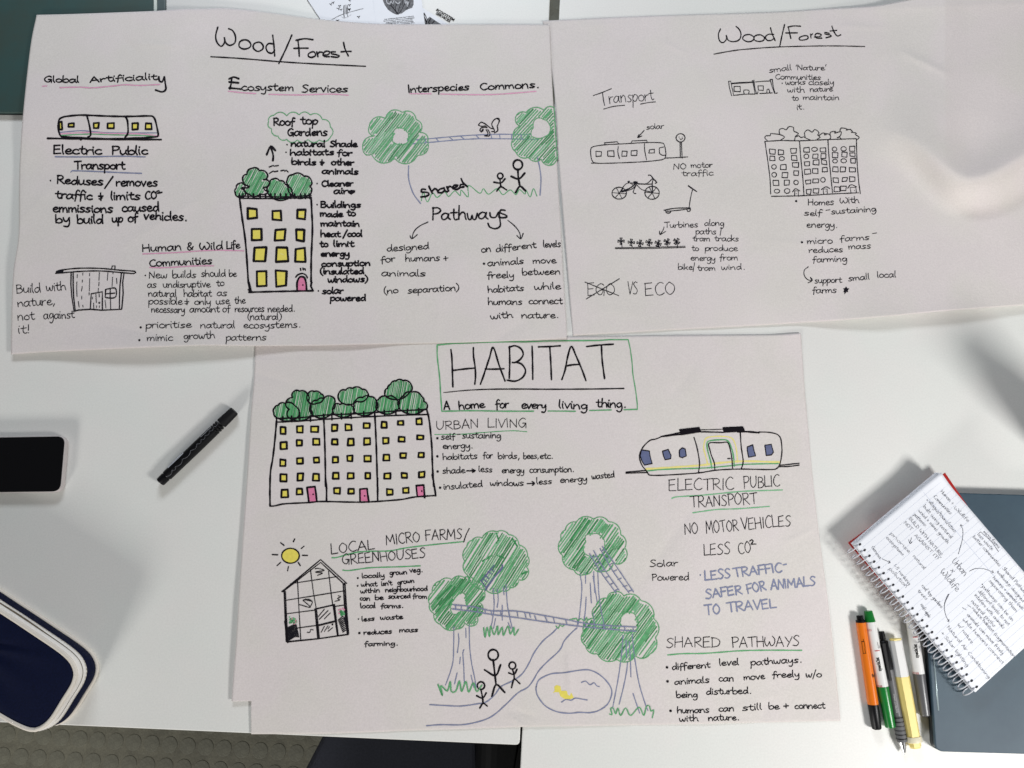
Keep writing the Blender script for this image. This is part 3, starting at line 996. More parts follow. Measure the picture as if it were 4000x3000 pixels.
# two trees, the bridge, the squirrel, people
def tree_ring(mk, parent, t, outer, inner, ang, gap=8.2, w=5.6, b=0.28, ms=('green', 'green', 'greend', 'greenl'), extra=()):
    i = mk(); o = bumps(T(t, outer), b=b); n = T(t, inner) if inner else []
    holes = []
    if n:
        hh = bumps(n, b=-0.12); holes = [hh]
    i.hatch(o, ang, gap, w, ms, holes=holes, inset=6, jit=9, skip=0.04)
    for s in extra: i.line(T(t, s), w*1.2, 'greend', layer=0)
    i.line(o, 3.8, 'green')
    if n: i.line(bumps(n, b=0.16), 3.4, 'green')
    return i.build('tree_drawing', parent)
tree_ring(ink_a, pA, 3, "290,1275 475,1212 625,1290 665,1430 750,1530 640,1680 390,1715 140,1665 50,1625 175,1468 115,1370", "400,1390 465,1385 520,1420 540,1470 525,1545 375,1535 375,1480", -52)
q = [(x, y) for x, y in T(3, "1810,1215 2005,1190 2110,1160 2112,1300 2126,1450 2130,1600 2095,1780 1975,1720 1835,1700 1700,1640 1675,1490 1750,1362 1700,1260")]
i = ink_a(); o = bumps(q, b=0.22); o = [(min(x, 2160+(y-343)*0.062), y) for x, y in o]
i.hatch(o, -48, 8.2, 5.6, ('green', 'greend', 'green', 'greenl'), holes=[bumps(T(3, "1920,1280 2000,1290 2060,1340 2065,1430 2025,1470 1870,1470 1890,1380"), b=0.1)], inset=6, jit=8)
i.line(o, 3.8, 'green'); i.line(bumps(T(3, "1920,1280 2000,1290 2060,1340 2065,1430 2025,1470 1870,1470 1890,1380"), b=0.16), 3.4, 'green')
i.build('tree_drawing', pA)
i = ink_a()
i.line(T(3, "530,1518 800,1495 1150,1465 1500,1450 1860,1455"), 4.2, 'blue', layer=0); i.line(T(3, "535,1558 800,1535 1150,1505 1450,1498 1940,1506"), 4.2, 'blue', layer=0)
for s in ("558,1515 568,1550", "640,1508 645,1545", "722,1500 728,1540", "835,1490 862,1522", "980,1480 1020,1510", "1100,1470 1140,1500", "1270,1460 1305,1498", "1430,1455 1440,1490", "1525,1450 1530,1495",
          "1655,1450 1655,1500", "1755,1455 1765,1505", "1830,1455 1832,1508"):
    i.line(T(3, s), 4, 'blue', layer=0)
for s in ("543,408 540,520 560,620 600,720 672,815", "1932,315 1960,440 1972,560 1962,725"):
    i.line(T(6, s), 4.4, 'blue')
i.build('rope_bridge_drawing', pA)
i = ink_a()
i.line(T(6, "680,785 700,690 745,798 800,700 850,750 930,690 975,740 1040,680 1100,730 1110,670 1185,745 1190,620 1310,705 1350,655 1405,715 1500,655 1560,720 1640,668 1700,720 1740,665 1800,715 1810,668 1855,745 1890,655 1928,735"), 3.8, 'green', layer=0)
i.build('grass_drawing', pA)
i = ink_a()
for s in ("1295,1350 1320,1322 1345,1325 1380,1345 1430,1385 1460,1390 1470,1420 1440,1420", "1295,1350 1330,1365 1370,1360 1390,1380", "1390,1375 1330,1380 1312,1410 1340,1420 1350,1400",
          "1380,1400 1400,1440 1385,1462 1358,1465 1410,1468 1420,1440 1400,1400", "1460,1390 1440,1340 1470,1290 1520,1280 1515,1330 1500,1360 1505,1410 1470,1435", "1505,1285 1525,1300 1522,1318", "1345,1395 1325,1425"):
    i.line(T(3, s), 3.6, 'black')
i.build('squirrel_drawing', pA)
def person(mk, parent, t, hx, hy, r, segs, w):
    i = mk(); x0, y0, k = TL[t]
    i.line([(x0+(hx+r*math.cos(a*math.pi/6))/k, y0+(hy+r*1.05*math.sin(a*math.pi/6))/k) for a in range(13)], w)
    for s in segs: i.line(T(t, s), w)
    return i.build('stick_figure_drawing', parent)
person(ink_a, pA, 6, 1722, 397, 50, ("1722,445 1728,540 1745,630", "1650,522 1732,550 1797,487", "1697,698 1745,630 1805,678"), 6.5)
person(ink_a, pA, 6, 1532, 518, 30, ("1528,548 1535,600 1538,635", "1462,585 1540,592 1585,547", "1495,680 1538,635 1600,668"), 5.5)

# ------------------------------------------------------------------ marks on the right poster
i = ink_b()
for s in ("40,312 18,370 30,440 70,460 105,420 102,378 120,430 170,450 235,435 262,380 245,320 208,285", "350,372 295,385 280,420 330,450 385,440 400,400 350,372",
          "465,375 410,390 405,430 455,448 505,435 512,400 465,375", "615,372 560,370 525,400 545,435 590,435 622,410", "580,300 600,370 630,438", "732,265 705,380 680,500",
          "768,292 830,280 905,283", "772,290 785,350 800,415", "745,355 870,355", "945,385 895,405 895,430 940,432 985,415 980,390 945,385", "1012,368 1018,410", "1015,385 1035,365",
          "1055,400 1110,395 1130,375 1090,360 1062,375 1075,410 1135,412", "1215,360 1165,350 1170,368 1225,378 1240,390 1180,408", "1243,282 1265,340 1300,388 1340,375", "1225,335 1295,328"):
    i.line(T(10, s), 3.9)
i.line(T(10, "-430,582 -250,555 0,575 250,538 600,510 1000,498 1300,496 1598,502".replace("-430,582 -250,555 0,575", "-32,584 0,578 100,560")), 3.1)
i.build('title', pB)
i = ink_b()
i.line(T(9, "325,1032 430,995 520,957"), 3.2, 'fine'); i.line(T(9, "425,1005 435,1080 447,1137"), 3.6, 'fine')
para(i, 9, 72, 9, "ransport|495,1118 975,1080", 'fine')
i.line(T(9, "437,1178 540,1150 665,1136"), 3, 'fine'); i.line(T(9, "836,1124 920,1108 996,1100"), 3, 'fine')
para(i, 9, 33, 9, "solar|900,1400 1085,1385", 'fine')
i.line(T(9, "875,1408 805,1485"), 3.2, 'fine'); i.line(T(9, "818,1452 803,1487 850,1468"), 3.2, 'fine')
para(i, 11, 36, 9, """NO|1188,450 1330,445
motor|1378,430 1610,425
traffic|1282,520 1618,510
Turbines|1090,1075 1452,1072
along|1525,1055 1735,1055
paths|1430,1145 1650,1145
/|1690,1148 1722,1140
tram|1400,1222 1580,1225
tracks|1635,1222 1893,1222
to|1388,1325 1462,1325
produce|1530,1325 1880,1330
energy|1375,1430 1640,1435
from|1690,1430 1880,1428
bike|1240,1530 1395,1530
/|1400,1535 1430,1530
tram|1450,1538 1640,1540
wind.|1705,1530 1960,1530""", 'fine')
i.line(T(11, "1090,1070 1075,1110 1045,1150"), 3.2, 'fine'); i.line(T(11, "1042,1115 1045,1152 1105,1118"), 3.2, 'fine')
i.build('handwriting', pB, 'thin notes on transport and turbines')
i = ink_b()
para(i, 14, 74, 9, "EGO|258,700 555,697\nVS|695,690 805,688\nECO|882,708 1210,690", 'fine')
i.line(T(14, "235,558 400,625 600,705"), 3.2, 'fine'); i.line(T(14, "250,740 430,630 607,522"), 3.2, 'fine')
i.build('handwriting', pB, 'crossed out word followed by two words')
i = ink_b()
para(i, 10, 34, 9, """small|565,785 805,755
'Nature'|850,755 1180,760
Communities|630,855 1120,860
works|740,918 955,912
closely|990,918 1262,915
with|760,995 945,998
nature|1005,990 1250,985
to|812,1088 880,1088
maintain|930,1078 1320,1080
it.|865,1188 945,1180""", 'fine')
para(i, 12, 38, 10, """Homes|982,832 1262,830
With|1330,815 1535,808
self|942,945 1130,950
-|1178,912 1222,908
sustaining|1235,930 1720,900
energy.|968,1075 1300,1075
micro|975,1250 1248,1245
farms|1332,1228 1645,1205
-|1680,1165 1730,1160
reduces|995,1348 1360,1338
mass|1422,1310 1660,1300
farming|1035,1450 1405,1440""", 'fine')
para(i, 15, 38, 10, """support|780,432 1070,425
small|1145,410 1370,390
local|1455,372 1655,370
farms|757,542 1012,535""", 'fine')
i.disc(*T(12, "858,790")[0], 4.5, 'fine'); i.disc(*T(12, "920,1234")[0], 4.5, 'fine'); i.disc(*T(10, "706,900")[0], 2.5, 'fine')
i.line(T(15, "712,255 670,290 668,345 700,390 745,405"), 3.2, 'fine'); i.line(T(15, "735,370 758,400 710,428"), 3.2, 'fine'); i.line(T(15, "735,370 748,400 742,412"), 3.2, 'fine')
i.fill(T(15, "1120,465 1130,485 1155,490 1140,505 1143,530 1125,525 1102,555 1105,535 1090,525 1100,505 1085,490 1110,485"), 'fine', 1)
i.build('handwriting', pB, 'thin notes on homes and farms')

i = ink_b()
for s in ("298,230 315,205 380,190 500,178 700,168 900,157 1060,160 1090,180 1105,240 1108,300 1085,335 1000,352 800,368 500,380 350,378 312,350 298,290 298,230",
          "595,200 590,260 608,330", "878,170 880,240 900,343", "305,380 350,378", "1100,325 1220,320 1345,312"):
    i.line(T(11, s), 3.4, 'fine')
i.line(T(11, "445,160 585,148 597,170"), 3.2, 'fine', smooth=False); i.line(T(11, "445,160 455,180"), 3.2, 'fine')
i.line(T(11, "735,162 742,140 902,132 907,156"), 3.2, 'fine', smooth=False)
i.line(T(11, "1262,150 1266,320"), 3.4, 'fine'); i.line(T(11, "1277,150 1285,328"), 3.4, 'fine')
i.line([(2200+(1267+49*math.cos(a*math.pi/6))/2.765, 500+(106+45*math.sin(a*math.pi/6))/2.765) for a in range(13)], 3.8, 'fine')
i.line(T(11, "1258,115 1272,125 1290,112"), 3, 'fine'); i.disc(*T(11, "1252,98")[0], 1.6, 'fine'); i.disc(*T(11, "1285,98")[0], 1.6, 'fine')
tb = i.build('tram_and_stop_drawing', pB)
for cx, cy, w, h in ((383,280,58,50),(515,277,64,58),(662,277,50,58),(766,271,60,54),(955,251,52,40)):
    i = ink_b(); box(i, 11, cx, cy, w, h, 9, 'fine', None, 4); i.build('window', tb)
i = ink_b(); i.line(T(11, "1085,205 1038,215 1040,275 1070,295 1110,295"), 3.2, 'fine', smooth=False); i.build('window', tb)
i = ink_b()
for cx, cy, rx, ry in ((605, 704, 78, 64), (960, 700, 78, 70)):
    i.line([(2200+(cx+rx*math.cos(a*math.pi/7))/2.765, 500+(cy+ry*math.sin(a*math.pi/7))/2.765) for a in range(15)], 3.8, 'fine')
    for a in range(3):
        c, s_ = math.cos(a*1.05+0.1), math.sin(a*1.05+0.1)
        i.line([(2200+(cx-rx*c)/2.765, 500+(cy-ry*s_)/2.765), (2200+(cx+rx*c)/2.765, 500+(cy+ry*s_)/2.765)], 2.6, 'fine')
for s, w in (("605,704 680,602 780,596", 3), ("620,690 720,650 780,600", 5), ("640,690 740,660 790,615", 3.5), ("800,600 900,600 960,550 972,545", 3), ("800,603 880,608 960,605", 3.4), ("965,700 962,600 972,550", 4),
             ("920,510 945,512 975,550 1012,588 995,597", 4.5), ("800,620 850,665 945,690", 3), ("790,610 755,695 785,708", 3.4), ("700,580 715,578", 5), ("705,588 750,610", 2.6), ("765,585 800,585 795,600 770,598", 6)):
    i.line(T(11, s), w, 'fine')
i.build('bicycle_drawing', pB)
i = ink_b()
for s, w in (("1352,625 1395,655 1440,685", 5), ("1395,670 1375,760 1360,860", 3.2), ("1090,888 1200,868 1370,862", 4), ("1120,900 1250,888 1375,870", 3.5), ("1105,890 1115,915 1150,918 1165,895", 4), ("1335,880 1345,902 1370,895 1375,875", 4)):
    i.line(T(11, s), w, 'fine')
i.build('scooter_drawing', pB)
for n, (u, v) in enumerate(((625,1222),(735,1235),(830,1245),(927,1235),(1025,1245),(1122,1230),(1225,1225))):
    i = ink_b()
    if n == 0:
        i.line(T(11, "565,1292 900,1290 1320,1277 1320,1290 900,1303 565,1303 562,1295"), 2.8, 'fine', smooth=False)
    for a in range(4):
        an = a*math.pi/2+0.1*n
        c, s_ = math.cos(an), math.sin(an)
        q = [(u, v), (u+c*34-s_*12, v+s_*34+c*12), (u+c*34+s_*12, v+s_*34-c*12), (u, v)]
        i.poly([(2200+x/2.765, 500+y/2.765) for x, y in q], 3, 'fine')
    i.disc(2200+u/2.765, 500+v/2.765, 3.4, 'fine')
    i.line(T(11, f"{u},{v} {u+12},{1290}"), 2.8, 'fine')
    i.build('turbine_drawing', pB)

i = ink_b()
for s in ("128,878 135,940 160,1035 182,1030 165,950 150,875 128,878", "160,898 280,890 395,885", "165,905 395,890", "385,868 400,940 415,1015 440,1015 445,990", "400,865 412,950 430,1010",
          "418,885 500,878 570,875", "575,860 600,940 625,1008", "600,857 610,930 630,1005 655,1002", "575,860 600,857", "182,1030 300,1018 415,1015", "465,1010 600,1003", "295,1010 292,975 347,975 345,1010", "540,1000 545,965 562,962 572,998"):
    i.line(T(10, s), 3.2, 'fine', smooth=s.count(' ') < 4)
ct = i.build('cottages_drawing', pB)
for cx, cy, w, h in ((222,960,68,54), (475,950,56,52)):
    i = ink_b(); box(i, 10, cx, cy, w, h, 9, 'fine', None, 4); i.build('window', ct)

i = ink_b()
for s in ("520,145 550,350 575,550 582,712", "520,145 700,135 900,138 1200,125 1505,115", "893,140 910,350 930,550 942,728", "1200,130 1215,350 1235,550 1250,698", "1508,118 1515,350 1530,550 1550,710",
          "590,738 800,735 1000,728 1250,712 1530,700"):
    i.line(T(12, s), 3.6, 'fine')
for s in ("545,135 520,110 530,85 578,82 582,60 640,65 680,70 732,98 690,130", "680,70 675,20 710,5 750,18 780,-15 830,-5 830,30 882,60 850,90 840,140", "855,95 885,85 912,105 935,95 965,110 1010,130",
          "955,100 948,50 985,20 1030,45 1060,15 1105,50 1090,75 1118,100 1085,120", "1105,80 1150,52 1185,72 1165,75 1160,60 1220,70 1230,110 1200,130",
          "1222,80 1230,45 1285,35 1270,55 1345,40 1330,90 1300,105", "1330,30 1345,0 1410,10 1395,25 1440,15 1470,45 1450,45 1510,55 1495,70 1540,100 1515,125", "1325,95 1340,115"):
    i.line(T(12, s), 3.4, 'fine')
hb = i.build('terrace_drawing', pB)
W = [(600,257),(693,262),(828,248),(603,330),(702,330),(835,321),(618,420),(722,423),(850,400),(620,505),(735,507),(856,487),(640,590),(754,590),(856,588),(650,682),(760,680),
     (968,237),(1056,230),(1145,238),(968,306),(1062,303),(1150,303),(976,386),(1073,372),(1158,370),(982,472),(1063,463),(1168,452),(986,583),(1068,572),(1147,560),(991,688),(1073,678),
     (1272,228),(1370,225),(1462,222),(1277,292),(1380,287),(1466,286),(1278,357),(1371,354),(1473,353),(1281,446),(1363,447),(1464,449),(1287,563),(1380,555),(1466,553),(1300,660),(1368,654)]
for n, (u, v) in enumerate(W):
    i = ink_b()
    w, h = random.uniform(50, 64), random.uniform(42, 54)
    if random.random() < 0.2:
        i.line([(2800+(u+w/2*math.cos(a*math.pi/4+.3)*1.02)/2.765, 500+(v+h/2*math.sin(a*math.pi/4+.3)*1.02)/2.765) for a in range(9)], 3.3, 'fine')
    else:
        box(i, 12, u, v, w, h, 9, 'fine', None, 5)
    i.build('window', hb)
for s1, s2, dt in (("820,690 850,655 898,680", "840,735 842,678 880,678 882,738", "858,708"), ("1128,665 1180,635 1222,655", "1155,715 1148,660 1192,658 1195,715", "1180,682"), ("1415,650 1450,612 1510,635", "1450,700 1440,642 1502,640 1508,695", "1488,674")):
    i = ink_b(); i.line(T(12, s1), 3.3, 'fine'); i.line(T(12, s2), 3.3, 'fine', smooth=False); i.disc(*T(12, dt)[0], 1.8, 'fine'); i.build('door', hb)

# ------------------------------------------------------------------ marks on the HABITAT poster
i = ink_c()
i.line(T(19, "150,125 300,108 600,98 900,90 1050,92 1250,84 1500,80 1800,78 1900,70 2090,70"), 5, 'green', smooth=False)
i.line(T(19, "2092,70 2112,160 2130,290 2140,420 2165,570 2182,700 2185,780"), 4, 'green')
i.line(T(19, "150,125 152,250 175,450 185,620 198,798"), 5, 'green')
for s in ("198,798 500,792 800,797 1130,797", "1278,795 1555,798", "1700,790 1920,784", "2050,782 2185,778"):
    i.line(T(19, s), 5, 'green')
i.build('green_frame', pC)
for name, ss in (('H', ("290,172 300,260 305,400 310,550", "518,152 520,240 535,340 540,440 533,522", "315,382 430,368 535,358")), ('A', ("590,522 620,440 680,260 720,150 780,330 840,490", "640,368 720,370 828,366")),
    ('B', ("885,140 888,300 883,462", "880,148 940,132 1000,160 1025,215 1000,265 950,300 915,302", "950,298 1010,320 1048,380 1030,440 980,480 930,492 862,482")), ('I', ("1115,138 1120,300 1122,472",)),
    ('T', ("1180,143 1290,140 1402,132", "1295,145 1305,300 1312,475")), ('A', ("1418,475 1450,380 1480,230 1515,138 1560,230 1620,370 1662,485", "1460,338 1530,325 1600,322")), ('T', ("1670,140 1800,125 1940,116", "1820,125 1828,280 1852,465"))):
    i = ink_c()
    for s in ss: i.line(T(19, s), 5.6)
    i.build('title_letter', pC)
i = ink_c()
i.line(T(19, "2048,566 1700,572 1300,574 1000,572 700,574 450,585 215,608"), 4.4, taper=0.5)
i.build('title_underline', pC)
i = ink_c()
para(i, 19, 50, 17, """A|218,780 275,778
home|368,778 630,762
for|745,765 875,760
every|1005,768 1255,775
living|1385,765 1675,780
thing.|1768,755 2065,760""")
para(i, 19, 52, 9, """URBAN|140,988 565,970
LIVING|660,965 1055,960""")
para(i, 19, 37, 11, """self|190,1088 330,1080
-|350,1055 385,1055
sustaining|405,1072 795,1070
energy.|205,1180 510,1175
habitats|205,1292 555,1280
for|618,1275 710,1275
birds,|768,1280 985,1280
bees,|1025,1280 1180,1280
etc.|1195,1280 1325,1278
shade|205,1430 430,1425
less|572,1412 708,1415
energy|805,1425 1032,1425
consumption.|1088,1422 1538,1415
insulated|215,1595 610,1565
windows|688,1555 1025,1555
less|1160,1540 1312,1535
energy|1400,1525 1672,1510
wasted|1722,1490 1950,1468""")
for s in ("152,1072", "152,1256", "155,1410", "180,1575"): i.disc(*T(19, s)[0], 5)
for s in ("450,1404 535,1402", "505,1385 540,1402 508,1418", "1065,1534 1140,1530", "1115,1512 1142,1530 1118,1550"): i.line(T(19, s), 4)
i.build('bullet_marks', pC)
i = ink_c()
i.line(T(19, "125,1034 400,1030 600,1015 900,996 1062,1006"), 3.4, 'green', layer=0)
i.line(T(21, "620,960 680,942 1000,920 1350,885 1600,875 1815,868"), 4.8, 'greenl', layer=0)
i.line(T(21, "848,1114 1100,1080 1350,1070 1675,1045"), 4.8, 'greenl', layer=0)
i.line(T(22, "682,494 740,490 900,445 1050,425 1300,420 1500,385 1800,350 2105,320"), 5, 'green', layer=0)
i.line(T(22, "800,628 870,632 1100,602 1400,592 1635,582"), 5, 'green', layer=0)
i.line(T(26, "438,1406 600,1392 850,1388 1200,1362 1500,1355 1885,1356"), 5.4, 'green', layer=0)
i.build('green_underlines', pC)
i = ink_c()
para(i, 21, 70, 10, """ELECTRIC|585,875 1285,865
PUBLIC|1395,850 1785,832
TRANSPORT|820,1060 1540,1015
NO|760,1350 905,1335
MOTOR|990,1335 1340,1305
VEHICLES|1375,1300 1905,1255
LESS|962,1575 1250,1560
CO|1340,1558 1475,1545""")
i.line(T(21, "1462,1420 1485,1405 1500,1420 1480,1450 1475,1455 1528,1452"), 3.8)
i.build('written_word', pC)
i = ink_c()
para(i, 26, 42, 11, "Solar|240,455 545,445\nPowered|265,602 665,595")
para(i, 26, 62, 18, """LESS|835,600 1115,575
TRAFFIC|1150,565 1670,510
-|1685,470 1725,465
SAFER|845,800 1240,745
FOR|1300,745 1500,705
ANIMALS|1550,700 2030,655
TO|840,975 1005,965
TRAVEL|1080,945 1605,895""", 'blue')
para(i, 26, 64, 10, "SHARED|415,1325 1000,1320\nPATHWAYS|1130,1325 1855,1310")
para(i, 27, 41, 13, """different|345,600 755,575
level|855,555 1065,545
pathways.|1195,550 1745,520
animals|372,760 745,735
can|850,725 1010,720
move|1120,710 1345,695
freely|1432,685 1720,675
w/o|1790,680 1958,680
being|392,900 620,895
disturbed.|712,865 1200,855
humans|400,1068 745,1060
can|850,1050 1012,1045
still|1105,1040 1310,1030
be|1390,1025 1500,1025
+|1552,1015 1605,1012
connect|1670,1020 1995,1015
with|425,1160 625,1150
nature.|738,1150 1068,1140""")
for s in ("292,572", "298,724", "330,1042"): i.disc(*T(27, s)[0], 5.5)
i.disc(*T(26, "790,542")[0], 3.4, 'blue')
i.build('bullet_marks', pC)
i = ink_c()
para(i, 22, 62, 11, """LOCAL|668,455 1140,405
MICRO|1268,358 1635,320
FARMS|1690,305 2085,290
GREENHOUSES|792,570 1690,490""")
i.line(T(22, "2105,325 2130,250 2165,178"), 3.2)
para(i, 22, 32, 13, """locally|1005,715 1248,705
grown|1305,680 1490,670
veg.|1522,655 1660,645
what|995,805 1168,800
isn't|1215,798 1330,790
grown|1390,785 1570,760
within|990,878 1198,865
neighbourhood|1258,865 1712,850
can|982,955 1090,955
be|1145,948 1235,948
sourced|1290,938 1528,930
from|1555,932 1705,935
local|988,1040 1150,1035
farms.|1210,1040 1450,1035
less|1005,1182 1138,1172
waste|1202,1165 1445,1155
reduces|1025,1325 1328,1312
mass|1410,1300 1608,1295
farming.|1035,1450 1390,1440""")
for s, r in (("962,714", 4), ("960,798", 3.6), ("968,1157", 3), ("978,1308", 5)): i.disc(*T(22, s)[0], r)
i.build('bullet_marks', pC)

# the three joined blocks
i = ink_c()
for s, w in (("360,950 345,1130 320,1350 295,1500 290,1659", 6), ("870,930 878,1100 885,1350 890,1659", 6), ("1420,860 1430,1050 1440,1300 1450,1659", 6), ("1985,840 2010,950 2035,1200 2045,1450 2058,1659", 6),
             ("355,925 600,918 900,888 1200,875 1600,848 1985,828", 5), ("362,965 600,955 870,935 1200,915 1600,895 2005,882", 4.6)):
    i.line(T(17, s), w)
for s in ("290,740 288,900 290,1042", "890,740 900,850 900,985", "1450,740 1452,850 1452,990", "2042,700 2060,800 2080,930"): i.line(T(18, s), 6)
i.line(T(18, "290,1042 340,1040 450,1018 700,1005 850,993 1200,1000 1400,995 1700,972 1850,945 2080,928"), 5)
for u, v in ((360,930),(427,905),(522,900),(610,895),(725,895),(868,880),(957,880),(1060,870),(1165,865),(1300,850),(1418,848),(1525,838),(1648,830),(1773,825),(1895,815)):
    i.line(T(17, f"{u},{v} {u+2},{v+60}"), 5.5)
bd = i.build('blocks_drawing', pC)
for c in ("340,810 375,785 450,760 560,790 600,900 365,915 330,865", "715,640 765,635 840,660 870,700 800,760 700,740", "1040,640 1105,620 1180,600 1285,610 1345,650 1340,700 1230,740 1050,745",
          "985,775 1045,775 1115,780 1175,790 1195,860 985,880", "1560,600 1590,560 1650,520 1725,515 1820,570 1800,640 1560,700 1530,640",
          "460,760 535,700 540,640 610,630 690,655 700,740 725,830 740,895 480,905 500,825", "740,760 800,730 870,710 960,690 990,760 965,830 950,880 745,885",
          "1200,790 1215,730 1290,700 1370,690 1440,740 1430,840 1205,860", "1440,780 1460,720 1560,690 1635,700 1670,770 1670,830 1450,840", "1690,760 1730,680 1820,640 1930,690 1950,740 1990,800 1960,825 1700,832"):
    i = ink_c(); o = bumps(T(17, c), b=0.2)
    i.hatch(o, -80, 6.4, 5.0, ('green', 'green', 'greend'), inset=3, jit=4)
    i.line(o, 5, 'black'); i.build('bush', bd)
rows = [[(432,1057,56,70),(612,1043,66,66),(772,1040,72,60),(985,1027,58,66),(1135,1022,64,62),(1332,1002,68,54),(1522,993,56,60),(1700,973,62,44),(1900,958,56,62)],
 [(437,1217,68,72),(607,1187,62,58),(790,1177,66,64),(988,1180,58,56),(1162,1180,62,68),(1337,1174,66,66),(1542,1165,58,62),(1710,1152,62,50),(1915,1130,64,44)],
 [(428,1405,62,66),(612,1385,66,62),(792,1375,58,56),(998,1370,56,62),(1150,1357,54,58),(1342,1357,66,62),(1548,1348,64,62),(1730,1327,58,54),(1922,1318,52,50)],
 [(434,1567,70,78),(617,1557,56,74),(787,1560,64,70),(1000,1547,60,62),(1160,1547,64,56),(1345,1542,54,58),(1557,1547,66,60),(1740,1543,60,50),(1930,1532,60,58)]]
for row in rows:
    for cx, cy, w, h in row:
        i = ink_c(); box(i, 17, cx, cy, w, h, 18, 'black', 'yellow', 4); i.build('window', bd)
for cx, cy, w, h in ((448,906,72,80),(607,885,62,64),(1012,878,66,60),(1165,882,60,54),(1582,890,64,58),(1758,872,58,52)):
    i = ink_c(); box(i, 18, cx, cy, w, h, 18, 'black', 'yellow', 4); i.build('window', bd)
for f, o, d in (("705,990 690,840 775,830 790,990", "708,990 698,910 688,842 775,832 785,900 795,992", "755,915"), ("1262,985 1255,860 1338,855 1355,990", "1262,985 1260,860 1338,853 1345,920 1358,1000", "1312,932"),
                ("1880,935 1868,820 1950,815 1958,935", "1880,935 1868,822 1950,815 1955,880 1960,952", "1928,880")):
    i = ink_c(); i.fill(T(18, f), 'pink'); i.line(T(18, o), 6, smooth=False); i.poly(T(18, o), 6); i.disc(*T(18, d)[0], 3.4)
    i.build('door', bd)

# tram with the solar roof
i = ink_c()
for s, m, w in (("345,640 500,632 750,615 950,600 1150,575 1400,558 1790,568", 'yellowl', 7.5), ("980,600 1005,590 985,500 965,420 975,340 1010,300 1150,288 1260,305 1300,360 1320,450 1330,570", 'yellowl', 5),
                ("355,662 550,645 950,632 1200,612 1400,592 1770,582", 'green', 5), ("1050,630 1040,560 1010,450 1000,380 1020,340 1150,325 1220,335 1260,400 1285,500 1295,610", 'green', 5.5)):
    i.line(T(21, s), w, m, layer=0)
i.build('coloured_stripes', pC)
i = ink_c()
for s in ("505,295 440,320 390,330 330,380 290,440 270,500 280,560 310,620 345,660 370,700 400,710 550,708 900,685 1100,655 1350,643 1680,648 1755,635 1790,580 1810,450 1800,330 1780,285 1740,260 1660,245 1560,242",
          "505,293 720,265 950,240 1180,245 1350,235 1560,250", "508,290 700,250 780,235", "860,300 890,400 910,500 920,590 908,680", "1360,250 1370,400 1390,540 1385,600 1370,640",
          "1085,655 1080,580 1050,500 1030,430 1018,380 1035,358 1150,358 1215,352 1240,385 1265,500 1278,640", "125,676 340,658", "125,688 345,680", "1790,602 1900,590 1995,580", "1785,618 1900,612 1995,600"):
    i.line(T(21, s), 3.8)
i.line(T(21, "505,292 620,278 760,262"), 5); i.line(T(21, "1330,238 1450,240 1560,250"), 6); i.line(T(21, "935,218 1050,216 1170,212"), 2.6); i.line(T(21, "930,240 1170,246"), 4.5)
i.fill(T(21, "697,212 920,187 940,240 850,258 720,278"), 'black', 2); i.fill(T(21, "1168,190 1390,180 1412,225 1380,240 1180,248"), 'black', 2)
i.line(T(21, "1225,530 1250,528"), 4)
tr2 = i.build('tram_drawing', pC)
for s in ("292,435 378,448 385,500 408,582 325,600 295,550 278,500", "520,450 582,430 612,495 608,530 548,543 530,500", "705,435 735,412 765,425 778,500 735,520 705,510 700,460", "1435,405 1495,380 1505,430 1525,500 1450,515 1435,440", "1625,385 1695,375 1718,460 1695,490 1640,495"):
    i = ink_c(); q = T(21, s); i.fill(q, 'blued'); i.poly(q+[q[0]], 3.2); i.build('window', tr2)

# sun and greenhouse
i = ink_c()
q = [(1050+(234+95*math.cos(a*math.pi/8))/2.765, 2000+(473+80*math.sin(a*math.pi/8))/2.765) for a in range(17)]
i.fill(q, 'yellow'); i.line(q, 4.4)
for s in ("128,332 165,362", "265,322 280,290", "350,395 380,370", "363,468 418,470", "38,460 97,463", "128,545 88,580", "318,545 340,580", "212,590 203,635"): i.line(T(22, s), 4)
i.build('sun_drawing', pC)
i = ink_c()
for s, w in (("140,860 560,515 845,775 820,785 560,545 150,862", 3.8), ("165,850 190,1400", 5), ("180,860 205,1412", 3.5), ("170,1180 205,1412", 4), ("803,770 818,1000 850,1320", 5), ("822,770 835,1000 862,1310", 4.4), ("205,1402 530,1370 860,1322", 4.6),
             ("235,775 740,698", 2.8), ("180,955 820,852", 3), ("175,1102 500,1060", 3), ("715,1020 820,1005", 3), ("300,1255 520,1225", 3), ("310,735 320,950 345,1380", 3), ("450,625 480,860 515,1060", 3), ("645,640 675,900 690,1000", 3),
             ("498,1050 710,1002", 5), ("500,1060 530,1370", 4), ("515,1060 545,1365", 4), ("695,1010 740,1330", 4), ("710,1010 750,1330", 4), ("535,1220 720,1175", 3.4), ("535,1230 720,1185", 3)):
    i.line(T(22, s), w, smooth=False)
for s in ("500,615 520,608 600,630 500,650 580,660 525,685", "370,960 400,940 465,965 370,950 450,1030 330,1000", "430,940 470,970 445,1030", "750,905 780,915 740,935 770,950 715,965", "415,1300 445,1300 450,1270 480,1275",
          "600,1050 535,1130", "640,1065 545,1160", "665,1090 600,1155", "600,1235 565,1300", "640,1230 600,1290", "690,1250 640,1290", "655,1240 640,1262"):
    i.line(T(22, s), 2.8)
i.disc(*T(22, "688,1215")[0], 4)
for k_ in range(10):
    i.line(T(22, f"{205+k_},{1250+k_*15} {265+k_*2},{1222+k_*14} {298+k_*3},{1222+k_*14}"), 4.2, 'fine')
